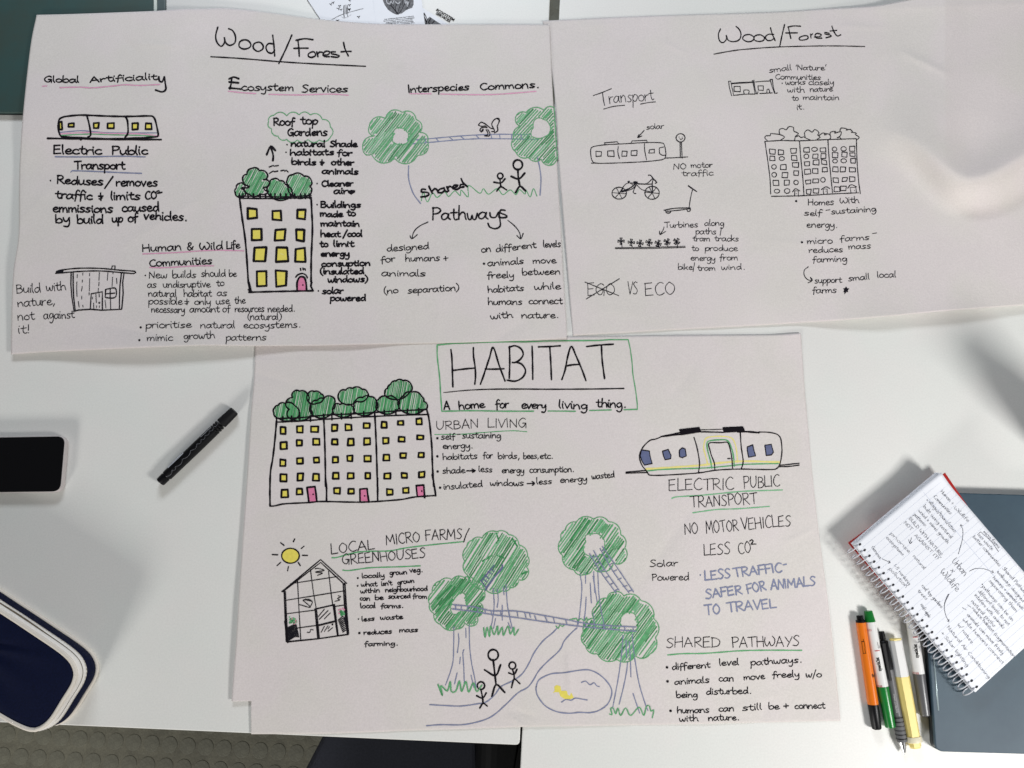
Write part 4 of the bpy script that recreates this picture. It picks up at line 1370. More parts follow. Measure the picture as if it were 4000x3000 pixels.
for k_ in range(9):
    i.line(T(22, f"{750+k_*6},{1170+k_*16} {800+k_*5},{1130+k_*18} {832+k_*2},{1160+k_*17}"), 4, 'fine')
i.build('greenhouse_drawing', pC)
i = ink_c()
for n in range(16): i.disc(*T(22, f"{random.uniform(225,295)},{random.uniform(1150,1215)}")[0], random.uniform(3, 6), random.choice(('greend', 'green')))
for s in ("222,1135", "225,1160", "228,1182"): i.disc(*T(22, s)[0], 3, 'greenl')
for s in ("250,1155", "290,1170", "292,1190", "275,1210"): i.disc(*T(22, s)[0], 2.8, 'pink')
for n in range(14): i.disc(*T(22, f"{random.uniform(765,815)},{random.uniform(1065,1115)}")[0], random.uniform(3, 6), random.choice(('greend', 'green')))
for s in ("757,1058", "775,1052", "800,1042", "760,1095", "815,1055"): i.disc(*T(22, s)[0], 3, 'pink')
i.build('flowers_drawing', pC)

# tree walk: trunks, crowns, ladders
def trunk(ss, w=3.8, t=23):
    i = ink_c()
    for s in ss: i.line(T(t, s), w, 'blue', layer=1)
    i.build('trunk_drawing', pC)
trunk(("272,1035 270,1200 265,1330 240,1430 200,1540", "405,1020 408,1200 425,1350 450,1470 465,1560", "310,1095 315,1160 302,1260", "375,1050 377,1130", "360,1235 350,1260 358,1400 362,1525", "328,1300 322,1355", "300,1435 278,1530", "420,1455 445,1560"))
trunk(("612,705 620,850 605,980 590,1045", "722,670 735,850 760,980 790,1090", "648,710 655,800 645,870", "690,850 690,980", "632,965 615,1050", "740,1000 765,1050", "700,690 705,760"))
trunk(("1362,580 1378,700 1362,900 1345,1020", "1515,550 1525,750 1545,900 1578,1050", "1410,570 1410,660", "1450,660 1460,830", "1480,560 1490,740", "1475,600 1510,820", "1415,780 1408,900 1390,1020", "1475,920 1490,1045"))
trunk(("775,270 760,480 740,650 710,850 640,1220", "895,255 915,480 940,650 985,900 1060,1150 1098,1245", "835,620 820,750 780,950 725,1165", "815,335 820,565", "855,350 870,560 878,810", "905,1025 950,1160 992,1280"), 4, 25)
tree_ring(ink_c, pC, 23, "515,270 645,215 745,240 835,330 908,425 900,520 905,600 835,630 760,700 690,725 545,715 390,590 365,470 385,345 430,290", None, -58, 8.4, 5.6, 0.2,
          extra=("640,230 660,290", "520,470 600,420", "480,640 520,580", "780,280 820,340", "650,420 700,440", "860,580 905,560"))
tree_ring(ink_c, pC, 23, "155,640 255,630 360,610 455,640 540,740 490,825 520,900 470,950 460,1020 365,1000 300,1055 155,1015 100,920 62,840 85,740", "270,810 300,770 355,745 375,830 380,900 330,900 270,930 245,880", -52, 7.6, 5.8, 0.2,
          ms=('green', 'greend', 'green'), extra=("130,800 250,680", "150,850 280,690", "180,880 260,800"))
tree_ring(ink_c, pC, 23, "1330,130 1480,105 1610,128 1715,240 1750,355 1740,470 1650,480 1560,560 1475,515 1400,585 1310,545 1210,420 1200,280 1235,200", "1410,250 1470,235 1535,245 1575,330 1560,400 1430,420 1390,365 1415,300", -55, 9, 6, 0.22)
tree_ring(ink_c, pC, 23, "1740,770 1890,810 2000,965 2015,1130 1970,1270 1840,1290 1680,1320 1510,1270 1410,1200 1390,1080 1480,960 1500,860 1600,790 1650,740", "1715,980 1745,925 1810,915 1845,950 1850,1060 1700,1075 1720,1030", -54, 8.6, 6, 0.22)
def ladder(a, b, rungs, w=4, name='ladder_drawing', m='blue'):
    i = ink_c(); i.line(T(23, a), w, m, layer=2); i.line(T(23, b), w, m, layer=2)
    for s in rungs: i.line(T(23, s), w*0.85, m, layer=2)
    i.build(name, pC)
ladder("265,845 450,865 600,898 800,900 1000,930 1250,975 1400,1005 1600,1025 1845,1038", "258,882 450,905 600,930 800,955 1000,985 1340,1030 1600,1055 1845,1075",
       ("285,848 290,880", "335,850 338,885", "390,860 395,895", "475,870 478,905", "540,885 545,915", "595,900 598,935", "675,900 680,938", "745,900 755,940", "818,903 825,945", "885,915 895,955", "925,920 935,955",
        "970,940 985,980", "1060,950 1078,985", "1130,955 1142,995", "1240,980 1250,1015", "1340,990 1345,1030", "1410,1010 1415,1040", "1485,1015 1490,1050", "1560,1025 1570,1058", "1630,1035 1635,1062", "1745,1035 1755,1068", "1820,1035 1825,1075"), 4.6, 'rope_bridge_drawing')
ladder("1480,378 1560,520 1700,720", "1445,405 1540,560 1675,745", ("1455,440 1500,425", "1500,495 1530,480", "1545,555 1575,540", "1580,615 1610,600", "1625,670 1650,658", "1660,728 1690,712"))
ladder("1555,342 1680,520 1825,735", "1535,360 1650,560 1785,742", ("1550,385 1570,370", "1590,450 1610,440", "1620,500 1640,490", "1650,560 1680,545", "1690,630 1720,615", "1735,690 1770,680", "1780,730 1810,722"))
ladder("620,505 560,580 505,640", "690,520 620,610 550,700", ("590,535 620,560", "565,560 600,580", "540,590 575,620", "520,620 560,650", "510,640 545,690"), 5, m='blued')
i = ink_c()
i.line(T(23, "688,500 690,530 620,610 545,720"), 6, 'blued', layer=2)
i.build('ladder_drawing', pC)
for t, s, w in ((23, "135,1535 172,1630 160,1545 215,1590 240,1510 250,1595 290,1590 320,1505 340,1595 375,1510 400,1600 440,1520 470,1595 515,1540", 5.5), (23, "530,1045 542,1128 560,1040 580,1120 590,1030 620,1105 650,1030 655,1105 690,1040 700,1110 740,1030 760,1100 790,1040 795,1110 830,1060", 5),
             (23, "1275,975 1330,965 1345,985 1370,965 1400,985 1420,955 1425,975 1442,970", 4), (23, "1155,1030 1175,1050 1190,1020 1210,1035 1230,1015", 4),
             (25, "600,1290 635,1300 615,1220 650,1215 680,1290 710,1215 745,1310 810,1215 875,1310 985,1205 1045,1310 1080,1190 1120,1190 1135,1255 1175,1240 1155,1340", 4.6)):
    i = ink_c(); i.line(T(t, s), w, 'green', layer=2); i.build('grass_drawing', pC)
i = ink_c()
for s in ("80,975 250,985 420,990 600,965 690,945 780,870 850,780 980,715 1080,640 1150,530 1210,410 1300,290 1400,205 1455,150",
          "45,1203 200,1192 430,1192 620,1155 760,1095 900,975 1030,850 1140,785 1210,690 1250,620 1330,530 1480,390 1530,290 1600,210 1670,145"):
    i.line(T(24, s), 4.6, 'blue')
i.build('path_drawing', pC)
i = ink_c()
i.line(T(24, "1230,780 1250,720 1300,680 1400,640 1530,630 1750,598 1860,620 1960,690 2030,780 2045,860 2000,970 1900,1040 1800,1062 1700,1058 1580,1068 1450,1050 1330,990 1250,890 1228,820 1230,780"), 4.8, 'blue')
for s in ("1718,735 1765,722 1810,760 1855,738 1880,770 1910,780", "1503,948 1550,920 1610,928 1650,905 1720,915 1780,925"): i.line(T(24, s), 4.2, 'blue')
pd = i.build('pond_drawing', pC)
i = ink_c(); i.fill(T(24, "1408,850 1428,825 1425,780 1450,762 1490,775 1500,825 1550,825 1610,850 1635,900 1600,915 1540,915 1490,885 1475,840 1430,840"), 'yellow'); i.build('duck', pd)
person(ink_c, pC, 24, 765, 438, 55, ("765,490 775,580 795,755", "672,600 790,660 845,545", "750,885 798,760 890,843"), 6.2)
person(ink_c, pC, 24, 972, 553, 37, ("972,590 990,650 992,700", "932,632 990,648 1022,592", "962,792 992,700 1052,748"), 5.4)
person(ink_c, pC, 24, 633, 770, 40, ("632,815 650,900 655,960", "585,878 650,905 690,848", "620,1012 655,960 700,990"), 5.4)

# ------------------------------------------------------------------ generic solids
def loft(name, rings, m, parent=None, closed=True, cap0=False, cap1=False, smooth=True):
    n = len(rings[0]); v = [p for r in rings for p in r]; f = []
    for a in range(len(rings)-1):
        for i in range(n if closed else n-1):
            j = (i+1) % n
            f.append((a*n+i, a*n+j, (a+1)*n+j, (a+1)*n+i))
    if cap0: f.append(tuple(range(n))[::-1])
    if cap1: f.append(tuple((len(rings)-1)*n+i for i in range(n)))
    me = mesh(v, f, name)
    bm = bmesh.new(); bm.from_mesh(me); bmesh.ops.recalc_face_normals(bm, faces=bm.faces); bm.to_mesh(me); bm.free()
    return link(name, me, m, parent, smooth)
def barrel(name, A, B, prof, m, parent=None, seg=28, flat=1.0, smooth=True, roll=0.0):
    """turned part along the line A-B; prof = [(t, radius)], t metres from A"""
    A, B = Vector(A), Vector(B); d = (B-A).normalized()
    s = d.cross(Vector((0, 0, 1)) if abs(d.z) < 0.9 else Vector((0, 1, 0))).normalized(); u = s.cross(d).normalized()
    rings = []
    for t, r in prof:
        c = A+d*t
        rings.append([c+s*(r*math.cos(2*math.pi*i/seg+roll))+u*(r*flat*math.sin(2*math.pi*i/seg+roll)) for i in range(seg)])
    o = loft(name, rings, m, parent, True, True, True, smooth)
    if smooth:
        o.data.polygons.foreach_set("use_smooth", [len(p.vertices) == 4 for p in o.data.polygons])
        e = o.modifiers.new('edges', 'EDGE_SPLIT'); e.split_angle = R(38)
    return o
def tube(name, pts, r, m, parent=None, seg=10, closed=False):
    rings = []; n = len(pts)
    pts = [Vector(p) for p in pts]
    up = Vector((0, 0, 1))
    for i, p in enumerate(pts):
        a = pts[(i-1) % n] if (closed or i > 0) else p; b = pts[(i+1) % n] if (closed or i < n-1) else p
        d = (b-a).normalized(); s = d.cross(up)
        if s.length < 1e-4: s = d.cross(Vector((1, 0, 0)))
        s.normalize(); u = s.cross(d)
        rings.append([p+s*(r*math.cos(2*math.pi*k/seg))+u*(r*math.sin(2*math.pi*k/seg)) for k in range(seg)])
    if closed: rings.append(rings[0])
    return loft(name, rings, m, parent, True, not closed, not closed)
def curved_print(name, A, B, rad, flat, items, m, parent):
    """flat print wrapped on a barrel: items = quads/polylines as (t along m, angle rad) loops"""
    A, B = Vector(A), Vector(B); d = (B-A).normalized()
    s = d.cross(Vector((0, 0, 1))).normalized(); u = s.cross(d).normalized()
    v = []; f = []
    for lp in items:
        b = len(v)
        for t, a in lp:
            v.append(A+d*t+s*(rad*math.cos(a))+u*(rad*flat*math.sin(a)))
        f.append(tuple(range(b, b+len(lp))))
    me = mesh(v, f, name)
    bm = bmesh.new(); bm.from_mesh(me)
    for fc in bm.faces:
        if fc.normal.dot(u) < 0: fc.normal_flip()
    bm.to_mesh(me); bm.free()
    return link(name, me, m, parent)
def wrap_text(name, txt, A, B, rad, flat, t0, a0, size, m, parent, rot=0, sx=1.0, bold=0.0):
    """lettering set along (rot=0) or around (rot=90) a barrel"""
    cu = bpy.data.curves.new('lettering', 'FONT'); cu.body = txt; cu.size = size; cu.resolution_u = 2; cu.offset = bold*size
    ob = bpy.data.objects.new('lettering', cu); scene.collection.objects.link(ob)
    bpy.context.view_layer.update()
    me = bpy.data.meshes.new_from_object(ob.evaluated_get(bpy.context.evaluated_depsgraph_get()))
    bpy.data.objects.remove(ob)
    A, B = Vector(A), Vector(B); d = (B-A).normalized()
    s = d.cross(Vector((0, 0, 1))).normalized(); u = s.cross(d).normalized()
    for v in me.vertices:
        x, y = v.co.x*sx, v.co.y
        if rot == 0: t, w = t0+x, y
        elif rot == 180: t, w = t0-x, -y
        elif rot == 90: t, w = t0-y, x
        else: t, w = t0+y, -x
        a = a0+w/rad
        v.co = A+d*t+s*(rad*math.cos(a))+u*(rad*flat*math.sin(a))
    return link(name, me, m, parent)
def flat_text(name, txt, o0, o1, z, size, m, parent, bold=0.0, spacing=1.0, line=1.0):
    """printed lettering lying on a level surface; baseline from o0 towards o1 (xy)"""
    cu = bpy.data.curves.new('lettering', 'FONT'); cu.body = txt; cu.size = size; cu.resolution_u = 2; cu.offset = bold*size
    cu.space_character = spacing; cu.space_line = line
    ob = bpy.data.objects.new('lettering', cu); scene.collection.objects.link(ob)
    bpy.context.view_layer.update()
    me = bpy.data.meshes.new_from_object(ob.evaluated_get(bpy.context.evaluated_depsgraph_get()))
    bpy.data.objects.remove(ob)
    d = (Vector(o1)-Vector(o0)).normalized(); n = Vector((-d.y, d.x))
    for v in me.vertices:
        q = Vector(o0)+d*v.co.x+n*v.co.y
        v.co = (q.x, q.y, z)
    return link(name, me, m, parent)

# ------------------------------------------------------------------ closed laptops
def laptop(label, quad, z1, rgb, rgb2, radius, rough=0.6, th=0.013, gap=0.004):
    c = [xy(*q, z1) for q in quad]
    ctr = (sum(p[0] for p in c)/4, sum(p[1] for p in c)/4, 0.0)
    t = thing('laptop', label, 'laptop', ctr)
    body = mat('laptop_shell', rgb, rough, 1.0, 0.0, 9, 0.1, 700, rgb2=rgb2)
    edge = mat('laptop_edge', tuple(int(v*0.45) for v in rgb), 0.35, 1.0, 0.05, 40)
    o = rounded(c, radius, 8)
    slab('lid', o, z1-0.005, z1, body, t, 0.0014, 3)
    sh = [(ctr[0]+(x-ctr[0])*0.992, ctr[1]+(y-ctr[1])*0.992) for x, y in o]
    slab('hinge_gap', sh, z1-0.0062, z1-0.0048, mat('dark_seam', (12, 14, 16), 0.6), t, 0)
    slab('base', o, z1-th, z1-0.0060, edge, t, 0.002, 3)
    for q in rounded(c, radius, 1)[::2]:
        x, y = ctr[0]+(q[0]-ctr[0])*0.9, ctr[1]+(q[1]-ctr[1])*0.9
        slab('rubber_foot', [(x+0.006*math.cos(k*math.pi/6), y+0.006*math.sin(k*math.pi/6)) for k in range(12)], 0.0004, z1-th-0.0001, edge, t, 0)
    return t
l1 = laptop('closed dark green laptop under the top left corner of the left poster', [(-330, -300), (606, -300), (600, 441), (-330, 437)], 0.0085, (44, 76, 74), (52, 70, 64), 0.004, 0.55, th=0.0079)
# pale bevel along the right side with its reflection put into the colour, dark cable cover beside it
tx = [xy(600, -200, 0.0086), xy(611, -200, 0.0086), xy(611, 445, 0.0086), xy(600, 445, 0.0086)]
slab('trim', tx, 0.001, 0.0086, mat('pale_bevel_reflection', (214, 222, 214), 0.3, 1.0), l1, 0.0006, 2)
tx = [xy(612.5, -200, 0.006), xy(645, -200, 0.006), xy(645, 450, 0.006), xy(612.5, 450, 0.006)]
slab('side_flap', tx, 0.0008, 0.006, mat('grey_green_flap', (74, 90, 90), 0.5, 1.0), l1, 0.001, 2)
tx = [xy(-330, 447, 0.004), xy(640, 447, 0.004), xy(640, 453, 0.004), xy(-330, 452, 0.004)]
l2 = laptop('closed slate blue laptop under the spiral notebook at the right edge', [(3655, 2936), (4560, 2962), (4520, 1948), (3590, 1921)], 0.0150, (50, 71, 86), (60, 82, 95), 0.011, 0.55, th=0.0146)
q0, q1 = V(3647, 2560, 0.0153), V(3666, 2775, 0.0153)
tube('reflection_line', [(q0.x, q0.y, 0.0149), (q1.x, q1.y, 0.0149)], 0.0011, mat('painted_reflection', (170, 186, 190), 0.3, 1.0, metallic=0.3), l2)  # pale tube whose colour imitates the reflection along the left edge

# ------------------------------------------------------------------ phone
zt = 0.0115
ph = thing('phone', 'black screened phone in a pale case at the left edge', 'phone', tuple(V(60, 1815, 0)))
c = [xy(-340, 1926, zt), xy(234, 1920, zt), xy(253, 1704, zt), xy(-330, 1714, zt)]
case = mat('pale_pink_silicone', (196, 188, 186), 0.45, 1.0, 0.02, 30)
o = rounded(c, 0.0115, 8)
ctr = V(-40, 1815, zt)
grow = lambda pts, d: [(x+(x-ctr.x)/max(1e-6, math.hypot(x-ctr.x, y-ctr.y))*d, y+(y-ctr.y)/max(1e-6, math.hypot(x-ctr.x, y-ctr.y))*d) for x, y in pts]
slab('case', rounded([(c[0][0], c[0][1]-0.0009), (c[1][0]+0.0009, c[1][1]-0.0009), (c[2][0]+0.0009, c[2][1]+0.0009), (c[3][0], c[3][1]+0.0009)], 0.0125, 8), 0.0004, zt-0.0006, case, ph, 0.0022, 4)
slab('screen', o, zt-0.0016, zt, mat('phone_glass', (5, 5, 8), 0.2, 1.0), ph, 0.0006, 2)

# ------------------------------------------------------------------ black marker by the HABITAT poster
blk = mat('marker_black', (10, 10, 13), 0.4, 1.0, 0.1, 200, spec=0.25)
blk2 = mat('marker_black_matt', (15, 15, 18), 0.6, 1.0, 0.1, 200, spec=0.25)
rz = 0.0074
A, B = V(626, 1883, rz), V(916, 1605, rz)
L = (B-A).length
mk = thing('marker_pen', 'thick black permanent marker with a white barcode sticker left of the HABITAT poster', 'marker', (A.x, A.y, 0))
barrel('end_plug', A, B, [(0, 0.0062), (0.0008, 0.0067), (0.010, 0.0069), (0.0102, 0.0058), (0.012, 0.0058)], blk, mk)
barrel('body', A, B, [(0.0121, 0.0071), (0.013, 0.0075), (0.07, 0.0078), (L*0.72, 0.0076)], blk, mk)
for kk in range(3):
    barrel('grip_ring', A, B, [(L*0.722+kk*0.0042, 0.0070), (L*0.722+kk*0.0042+0.0008, 0.0077), (L*0.722+kk*0.0042+0.0024, 0.0077), (L*0.722+kk*0.0042+0.0031, 0.0070)], blk, mk)
barrel('cap', A, B, [(L*0.722+0.0135, 0.0074), (L*0.722+0.0150, 0.0078), (L-0.002, 0.0070), (L, 0.0064)], blk2, mk)
wht = mat('white_print', (226, 228, 236), 0.5, 1.0)
curved_print('barcode_sticker', A, B, 0.00795, 1, [[(0.022, 2.15+(j+1)*0.13), (0.022, 2.15+j*0.13), (0.050, 2.15+j*0.13), (0.050, 2.15+(j+1)*0.13)] for j in range(5)], wht, mk)
bars = []
t_ = 0.0235
while t_ < 0.0485:
    w_ = random.choice((0.0003, 0.0006, 0.0009))
    bars += [[(t_, 2.32+(j+1)*0.13), (t_, 2.32+j*0.13), (t_+w_, 2.32+j*0.13), (t_+w_, 2.32+(j+1)*0.13)] for j in range(3)]
    t_ += w_+random.choice((0.0004, 0.0008, 0.0012))
curved_print('barcode', A, B, 0.00800, 1, bars, blk, mk)
pl = []
tt = [0.012, 0.024, 0.030, 0.044, 0.060, 0.072, 0.080, 0.088, 0.096, 0.104, 0.112]
for a_, b_ in zip(tt, tt[1:]):
    for k in range(6):
        f0, f1 = k/6, (k+1)/6
        pl.append((a_+(b_-a_)*f0, 1.15+0.7*a_/0.112-0.34*math.sin(math.pi*f0)))
pl.append((0.112, 1.95))
seg = []
for (t0, a0), (t1, a1) in zip(pl, pl[1:]):
    dt, da = t1-t0, (a1-a0)*0.0078; LL = math.hypot(dt, da) or 1
    nx, na = -da/LL*0.00009, dt/LL*0.00009/0.0078
    seg.append([(t0+nx, a0+na), (t1+nx, a1+na), (t1-nx, a1-na), (t0-nx, a0-na)])
curved_print('scalloped_line', A, B, 0.00798, 1, seg, mat('grey_white_print', (170, 172, 180), 0.6, 1.0), mk)
wrap_text('lettering', 'Permanent marker', A, B, 0.0080, 1, 0.082, 2.0, 0.0026, wht, mk)

# ------------------------------------------------------------------ pens by the notebook
GREY = mat('pen_grey', (92, 92, 94), 0.32, 1.0, 0.04, 60)
GREYB = mat('barrel_grey', (98, 98, 100), 0.4, 1.0, 0.04, 60)
WHITE = mat('pen_white', (232, 231, 228), 0.3, 1.0, 0.01, 60)
ORANGE = mat('pen_orange', (232, 120, 26), 0.28, 1.0, 0.02, 60)
GREEN = mat('pen_green', (20, 120, 46), 0.3, 1.0, 0.04, 60)
CREAM = mat('pen_cream', (244, 222, 134), 0.42, 1.0, 0.02, 60)
RED = mat('red_print', (190, 60, 66), 0.5, 1.0)
SILVER = mat('silver_tip', (190, 190, 190), 0.25, 1.0, metallic=0.9)
def pen(name, label, cat, pa, pb, r, group='pens laid side by side'):
    A, B = V(*pa, r), V(*pb, r)
    t = thing(name, label, cat, (A.x, A.y, 0), group)
    return t, A, B, (B-A).length
r = 0.0064
t, A, B, L = pen('highlighter_pen', 'orange felt pen with black ends, leftmost of the pens beside the notebook', 'felt pen', (3358, 2404), (3425, 2848), r)
barrel('end_plug', A, B, [(0, 0.0040), (0.001, 0.0044), (0.0058, 0.0044), (0.006, 0.0060), (0.009, 0.0062)], blk, t)
barrel('body', A, B, [(0.0091, 0.0063), (L*0.785, 0.0068)], ORANGE, t)
barrel('cap', A, B, [(L*0.786, 0.0068), (L*0.99, 0.0061), (L*0.995, 0.0056), (L, 0.0048)], blk, t)
wrap_text('lettering', 'fine', A, B, 0.00682, 1, L*0.545, 1.75, 0.006, blk, t, rot=90, bold=0.02)
curved_print('printed_figure', A, B, 0.0067, 1, [[(L*f0, 0.75+a0), (L*f0, 0.75+a1), (L*f1, 0.75+a1), (L*f1, 0.75+a0)] for f0, f1, a0, a1 in
    ((0.225, 0.232, 0, .55), (0.33, 0.337, 0, .55), (0.225, 0.337, 0, .07), (0.225, 0.29, .5, .57), (0.205, 0.225, .4, .48), (0.29, 0.33, .42, .5))], blk, t)
def specialist(label, pa, pb, capm, r=0.0066):
    t, A, B, L = pen('marker_pen', label, 'marker', pa, pb, r)
    barrel('end_plug', A, B, [(0, 0.0048), (0.0006, 0.0052), (0.0125, 0.0066), (0.0135, 0.0070), (0.0142, 0.0070)], capm, t)
    barrel('body', A, B, [(0.0143, 0.0068), (L*0.652, 0.0072)], WHITE, t)
    barrel('cap', A, B, [(L*0.653, 0.0074), (L*0.985, 0.0066), (L*0.995, 0.0062), (L, 0.0050)], capm, t)
    wrap_text('lettering', 'specialist', A, B, 0.00735, 1, L*0.515, 1.50, 0.0064, blk, t, rot=180, sx=0.74, bold=0.03)
    wrap_text('small_lettering', 'GRAPHIC\nART\nDESIGN', A, B, 0.0073, 1, L*0.325, 1.85, 0.0021, blk, t, rot=180)
    curved_print('red_bar', A, B, 0.0073, 1, [[(L*0.338, 1.0), (L*0.338, 1.45), (L*0.345, 1.45), (L*0.345, 1.0)], [(L*0.338, 1.45), (L*0.338, 1.9), (L*0.345, 1.9), (L*0.345, 1.45)]], RED, t)
    wrap_text('red_lettering', 'BROAD', A, B, 0.0074, 1, L*0.635, 1.15, 0.0035, RED, t, rot=270)
    wrap_text('red_lettering', '0232', A, B, 0.0072, 1, L*0.155, 1.15, 0.0035, RED, t, rot=270)
    return t
specialist('white marker with a green cap and green end plug, lying against the orange pen', (3391, 2386), (3478, 2842), GREEN)
t, A, B, L = pen('ballpoint_pen', 'grey click ballpoint pen with black clip and silver tip, between two markers', 'pen', (3443, 2466), (3533, 2946), 0.006)
barrel('push_button', A, B, [(0, 0.0030), (0.0006, 0.0035), (0.010, 0.0035), (0.0102, 0.0030), (0.012, 0.0030)], blk, t)
barrel('upper_barrel', A, B, [(0.012, 0.0046), (0.0135, 0.0058), (L*0.315, 0.0062)], blk, t)
barrel('body', A, B, [(L*0.316, 0.0061), (L*0.69, 0.0058)], GREYB, t)
barrel('grip', A, B, [(L*0.691, 0.0060), (L*0.78, 0.0066), (L*0.90, 0.0060)], mat('grip_rubber', (98, 98, 100), 0.7, 1.0), t)
for kk in range(6):
    c_ = L*(0.70+kk*0.034)
    barrel('grip_ring', A, B, [(c_, 0.0062), (c_+0.0003, 0.0068), (c_+0.0009, 0.0068), (c_+0.0012, 0.0062)], blk, t)
barrel('tip', A, B, [(L*0.901, 0.0056), (L*0.93, 0.0044), (L*0.985, 0.0021), (L*0.987, 0.0012), (L, 0.0008)], SILVER, t)
d_ = (B-A).normalized(); s_ = Vector((-d_.y, d_.x, 0))
c0 = A+d_*0.014+Vector((0, 0, 0.006)); c1 = A+d_*(L*0.40)+Vector((0, 0, 0.0075))
for nm, cc, dd in (('clip', [c0-s_*0.0026, c0+s_*0.0026, c1+s_*0.0019, c1-s_*0.0019], 0),):
    off = -s_*0.0030
    slab(nm, [((p+off).x, (p+off).y) for p in cc], 0.0105, 0.0128, blk, t, 0.0006, 2)
wrap_text('lettering', 'FASTER 0.7 medium', A, B, 0.0062, 1, L*0.66, 1.4, 0.0028, WHITE, t, rot=180)
t, A, B, L = pen('highlighter_pen', 'cream yellow highlighter with a white end, right of the grey ballpoint', 'highlighter', (3498, 2500), (3577, 2922), 0.0078)
barrel('end_cap', A, B, [(0, 0.0072), (0.0004, 0.0082), (0.002, 0.0086), (0.046, 0.0092)], WHITE, t, seg=6, flat=0.8, smooth=False, roll=R(0))
barrel('body', A, B, [(0.0461, 0.0094), (L*0.60, 0.0092), (L*0.895, 0.0086)], CREAM, t, seg=6, flat=0.8, smooth=False)
barrel('collar', A, B, [(L*0.896, 0.0094), (L*0.90, 0.0098), (L*0.945, 0.0098), (L*0.948, 0.0090)], mat('collar_white', (232, 224, 196), 0.4, 1.0), t, seg=24, flat=0.72)
barrel('cap', A, B, [(L*0.949, 0.0080), (L*0.985, 0.0078), (L, 0.0068)], CREAM, t, seg=6, flat=0.7, smooth=False)
barrel('end_rim', A, B, [(-0.0018, 0.0080), (-0.0012, 0.0084), (-0.0001, 0.0080)], CREAM, t, seg=6, flat=0.8, smooth=False)
specialist('white marker with a dark grey cap, half hidden under the spiral notebook', (3545, 2330), (3613, 2796), GREY)

# ------------------------------------------------------------------ spiral notebook across the laptop
ZN = 0.0300
nb = thing('notebook', 'open ruled notebook with a white wire spiral, written on, resting on the slate blue laptop', 'notebook', tuple(V(3700, 2350, 0.0152)))
cA, cB = Vector(xy(3336, 2125, ZN)), Vector(xy(3668, 1846, ZN))
cC = Vector(xy(3809, 2704, ZN))
e1 = (cB-cA).normalized(); e2 = (cC-cA).normalized()
W1, W2 = (cC-cA).length, 0.0
right = Vector(xy(4000, 2190, ZN)); e3 = (right-cB).normalized()
e3 = (e3+e2).normalized(); Lb = W1
cD = cB+e3*Lb*1.0
paper_w = mat('notebook_paper', (238, 240, 246), 0.7, 1.0, 0.008, 30)
redm = mat('red_cover', (176, 32, 26), 0.4, 1.0, 0.05, 40)
def quad_at(a, b, c, d): return [tuple(a), tuple(b), tuple(c), tuple(d)]
z0 = 0.0152
cov = [tuple(cA-e1*0.006-e2*0.002), tuple(cC+e2*0.0015-e1*0.006), tuple(cC+(cD-cB).normalized()*0+e1*(cB-cA).length+e1*0.0075), tuple(cB+e1*0.0075-e2*0.001)]
cA2, cB2 = Vector(xy(3312, 2120, 0.017)), Vector(xy(3692, 1846, 0.017))
cC2 = cA2+(cC-cA)+e1*0.006; cD2 = cB2+(cC-cA)-e1*0.030
slab('red_back_cover', [tuple(cA2), tuple(cC2), tuple(cD2), tuple(cB2)], z0+0.0004, z0+0.0022, redm, nb, 0.0006, 2)
for n in range(5):
    sh = Vector((random.uniform(-0.0012, 0.0012), random.uniform(-0.0012, 0.0012)))
    zz0 = z0+0.0024+n*0.0024
    slab('page_block', [tuple(v+sh) for v in (cA, cC, cC+(cD-cB).normalized()*0.0+e1*(cB-cA).length, cB)], zz0, zz0+0.0021, paper_w, nb, 0)
# the top leaf curls up at its upper corner
N1, N2 = 40, 50
wd = (cB-cA).length
def leaf_z(s, t, add=0.0):
    return ZN+0.0038*math.exp(-((1-s)**2+(t*1.6)**2)/0.02)+0.0012*math.exp(-(t/0.05)**2)*s+0.0005*math.sin(5*s+2*t)
vv = []; ff = []
for a_ in range(N1+1):
    for b_ in range(N2+1):
        s, t_ = a_/N1, b_/N2
        q = cA+e1*(wd*s)+e2*(W1*t_)
        vv.append((q.x, q.y, leaf_z(s, t_)))
for a_ in range(N1):
    for b_ in range(N2):
        k = a_*(N2+1)+b_; ff.append((k, k+1, k+N2+2, k+N2+1))
lf = link('top_page', mesh(vv, ff), paper_w, nb, True)
sol = lf.modifiers.new('thickness', 'SOLIDIFY'); sol.thickness = 0.0002; sol.offset = -1

def NP(px, py):
    """photograph position -> page coordinates (s across, t down the spiral)"""
    q = Vector(xy(px, py, ZN))-cA
    det = e1.x*e2.y-e1.y*e2.x
    s = (q.x*e2.y-q.y*e2.x)/det/wd; t_ = (e1.x*q.y-e1.y*q.x)/det/W1
    return s, t_
class PageInk(Ink):
    def build(self, name, parent, label=None):
        if not self.v: return None
        keep = [tuple(NP(*p)) for p in self.v]
        self_z = self.z
        vs_ = []
        for (s, t_), z in zip(keep, self_z):
            s = min(max(s, 0.0), 1.0); t_ = min(max(t_, 0.0), 1.0)
            q = cA+e1*(wd*s)+e2*(W1*t_)
            vs_.append((q.x, q.y, leaf_z(s, t_)+z))
        me = mesh(vs_, self.f, name)
        o = link(name, me, [M[m] for m in self.mats], parent)
        me.polygons.foreach_set("material_index", self.mi)
        bm = bmesh.new(); bm.from_mesh(me)
        for f in bm.faces:
            if f.normal.z < 0: f.normal_flip()
        bmesh.ops.dissolve_degenerate(bm, dist=1e-6, edges=bm.edges)
        bm.to_mesh(me); bm.free()
        return o
    def page_line(self, s0, t0, s1, t1, w, m, n=12):
        z = self.lift(0); b = len(self.v)
        a = cA+e1*(wd*s0)+e2*(W1*t0); c = cA+e1*(wd*s1)+e2*(W1*t1)
        return a, c
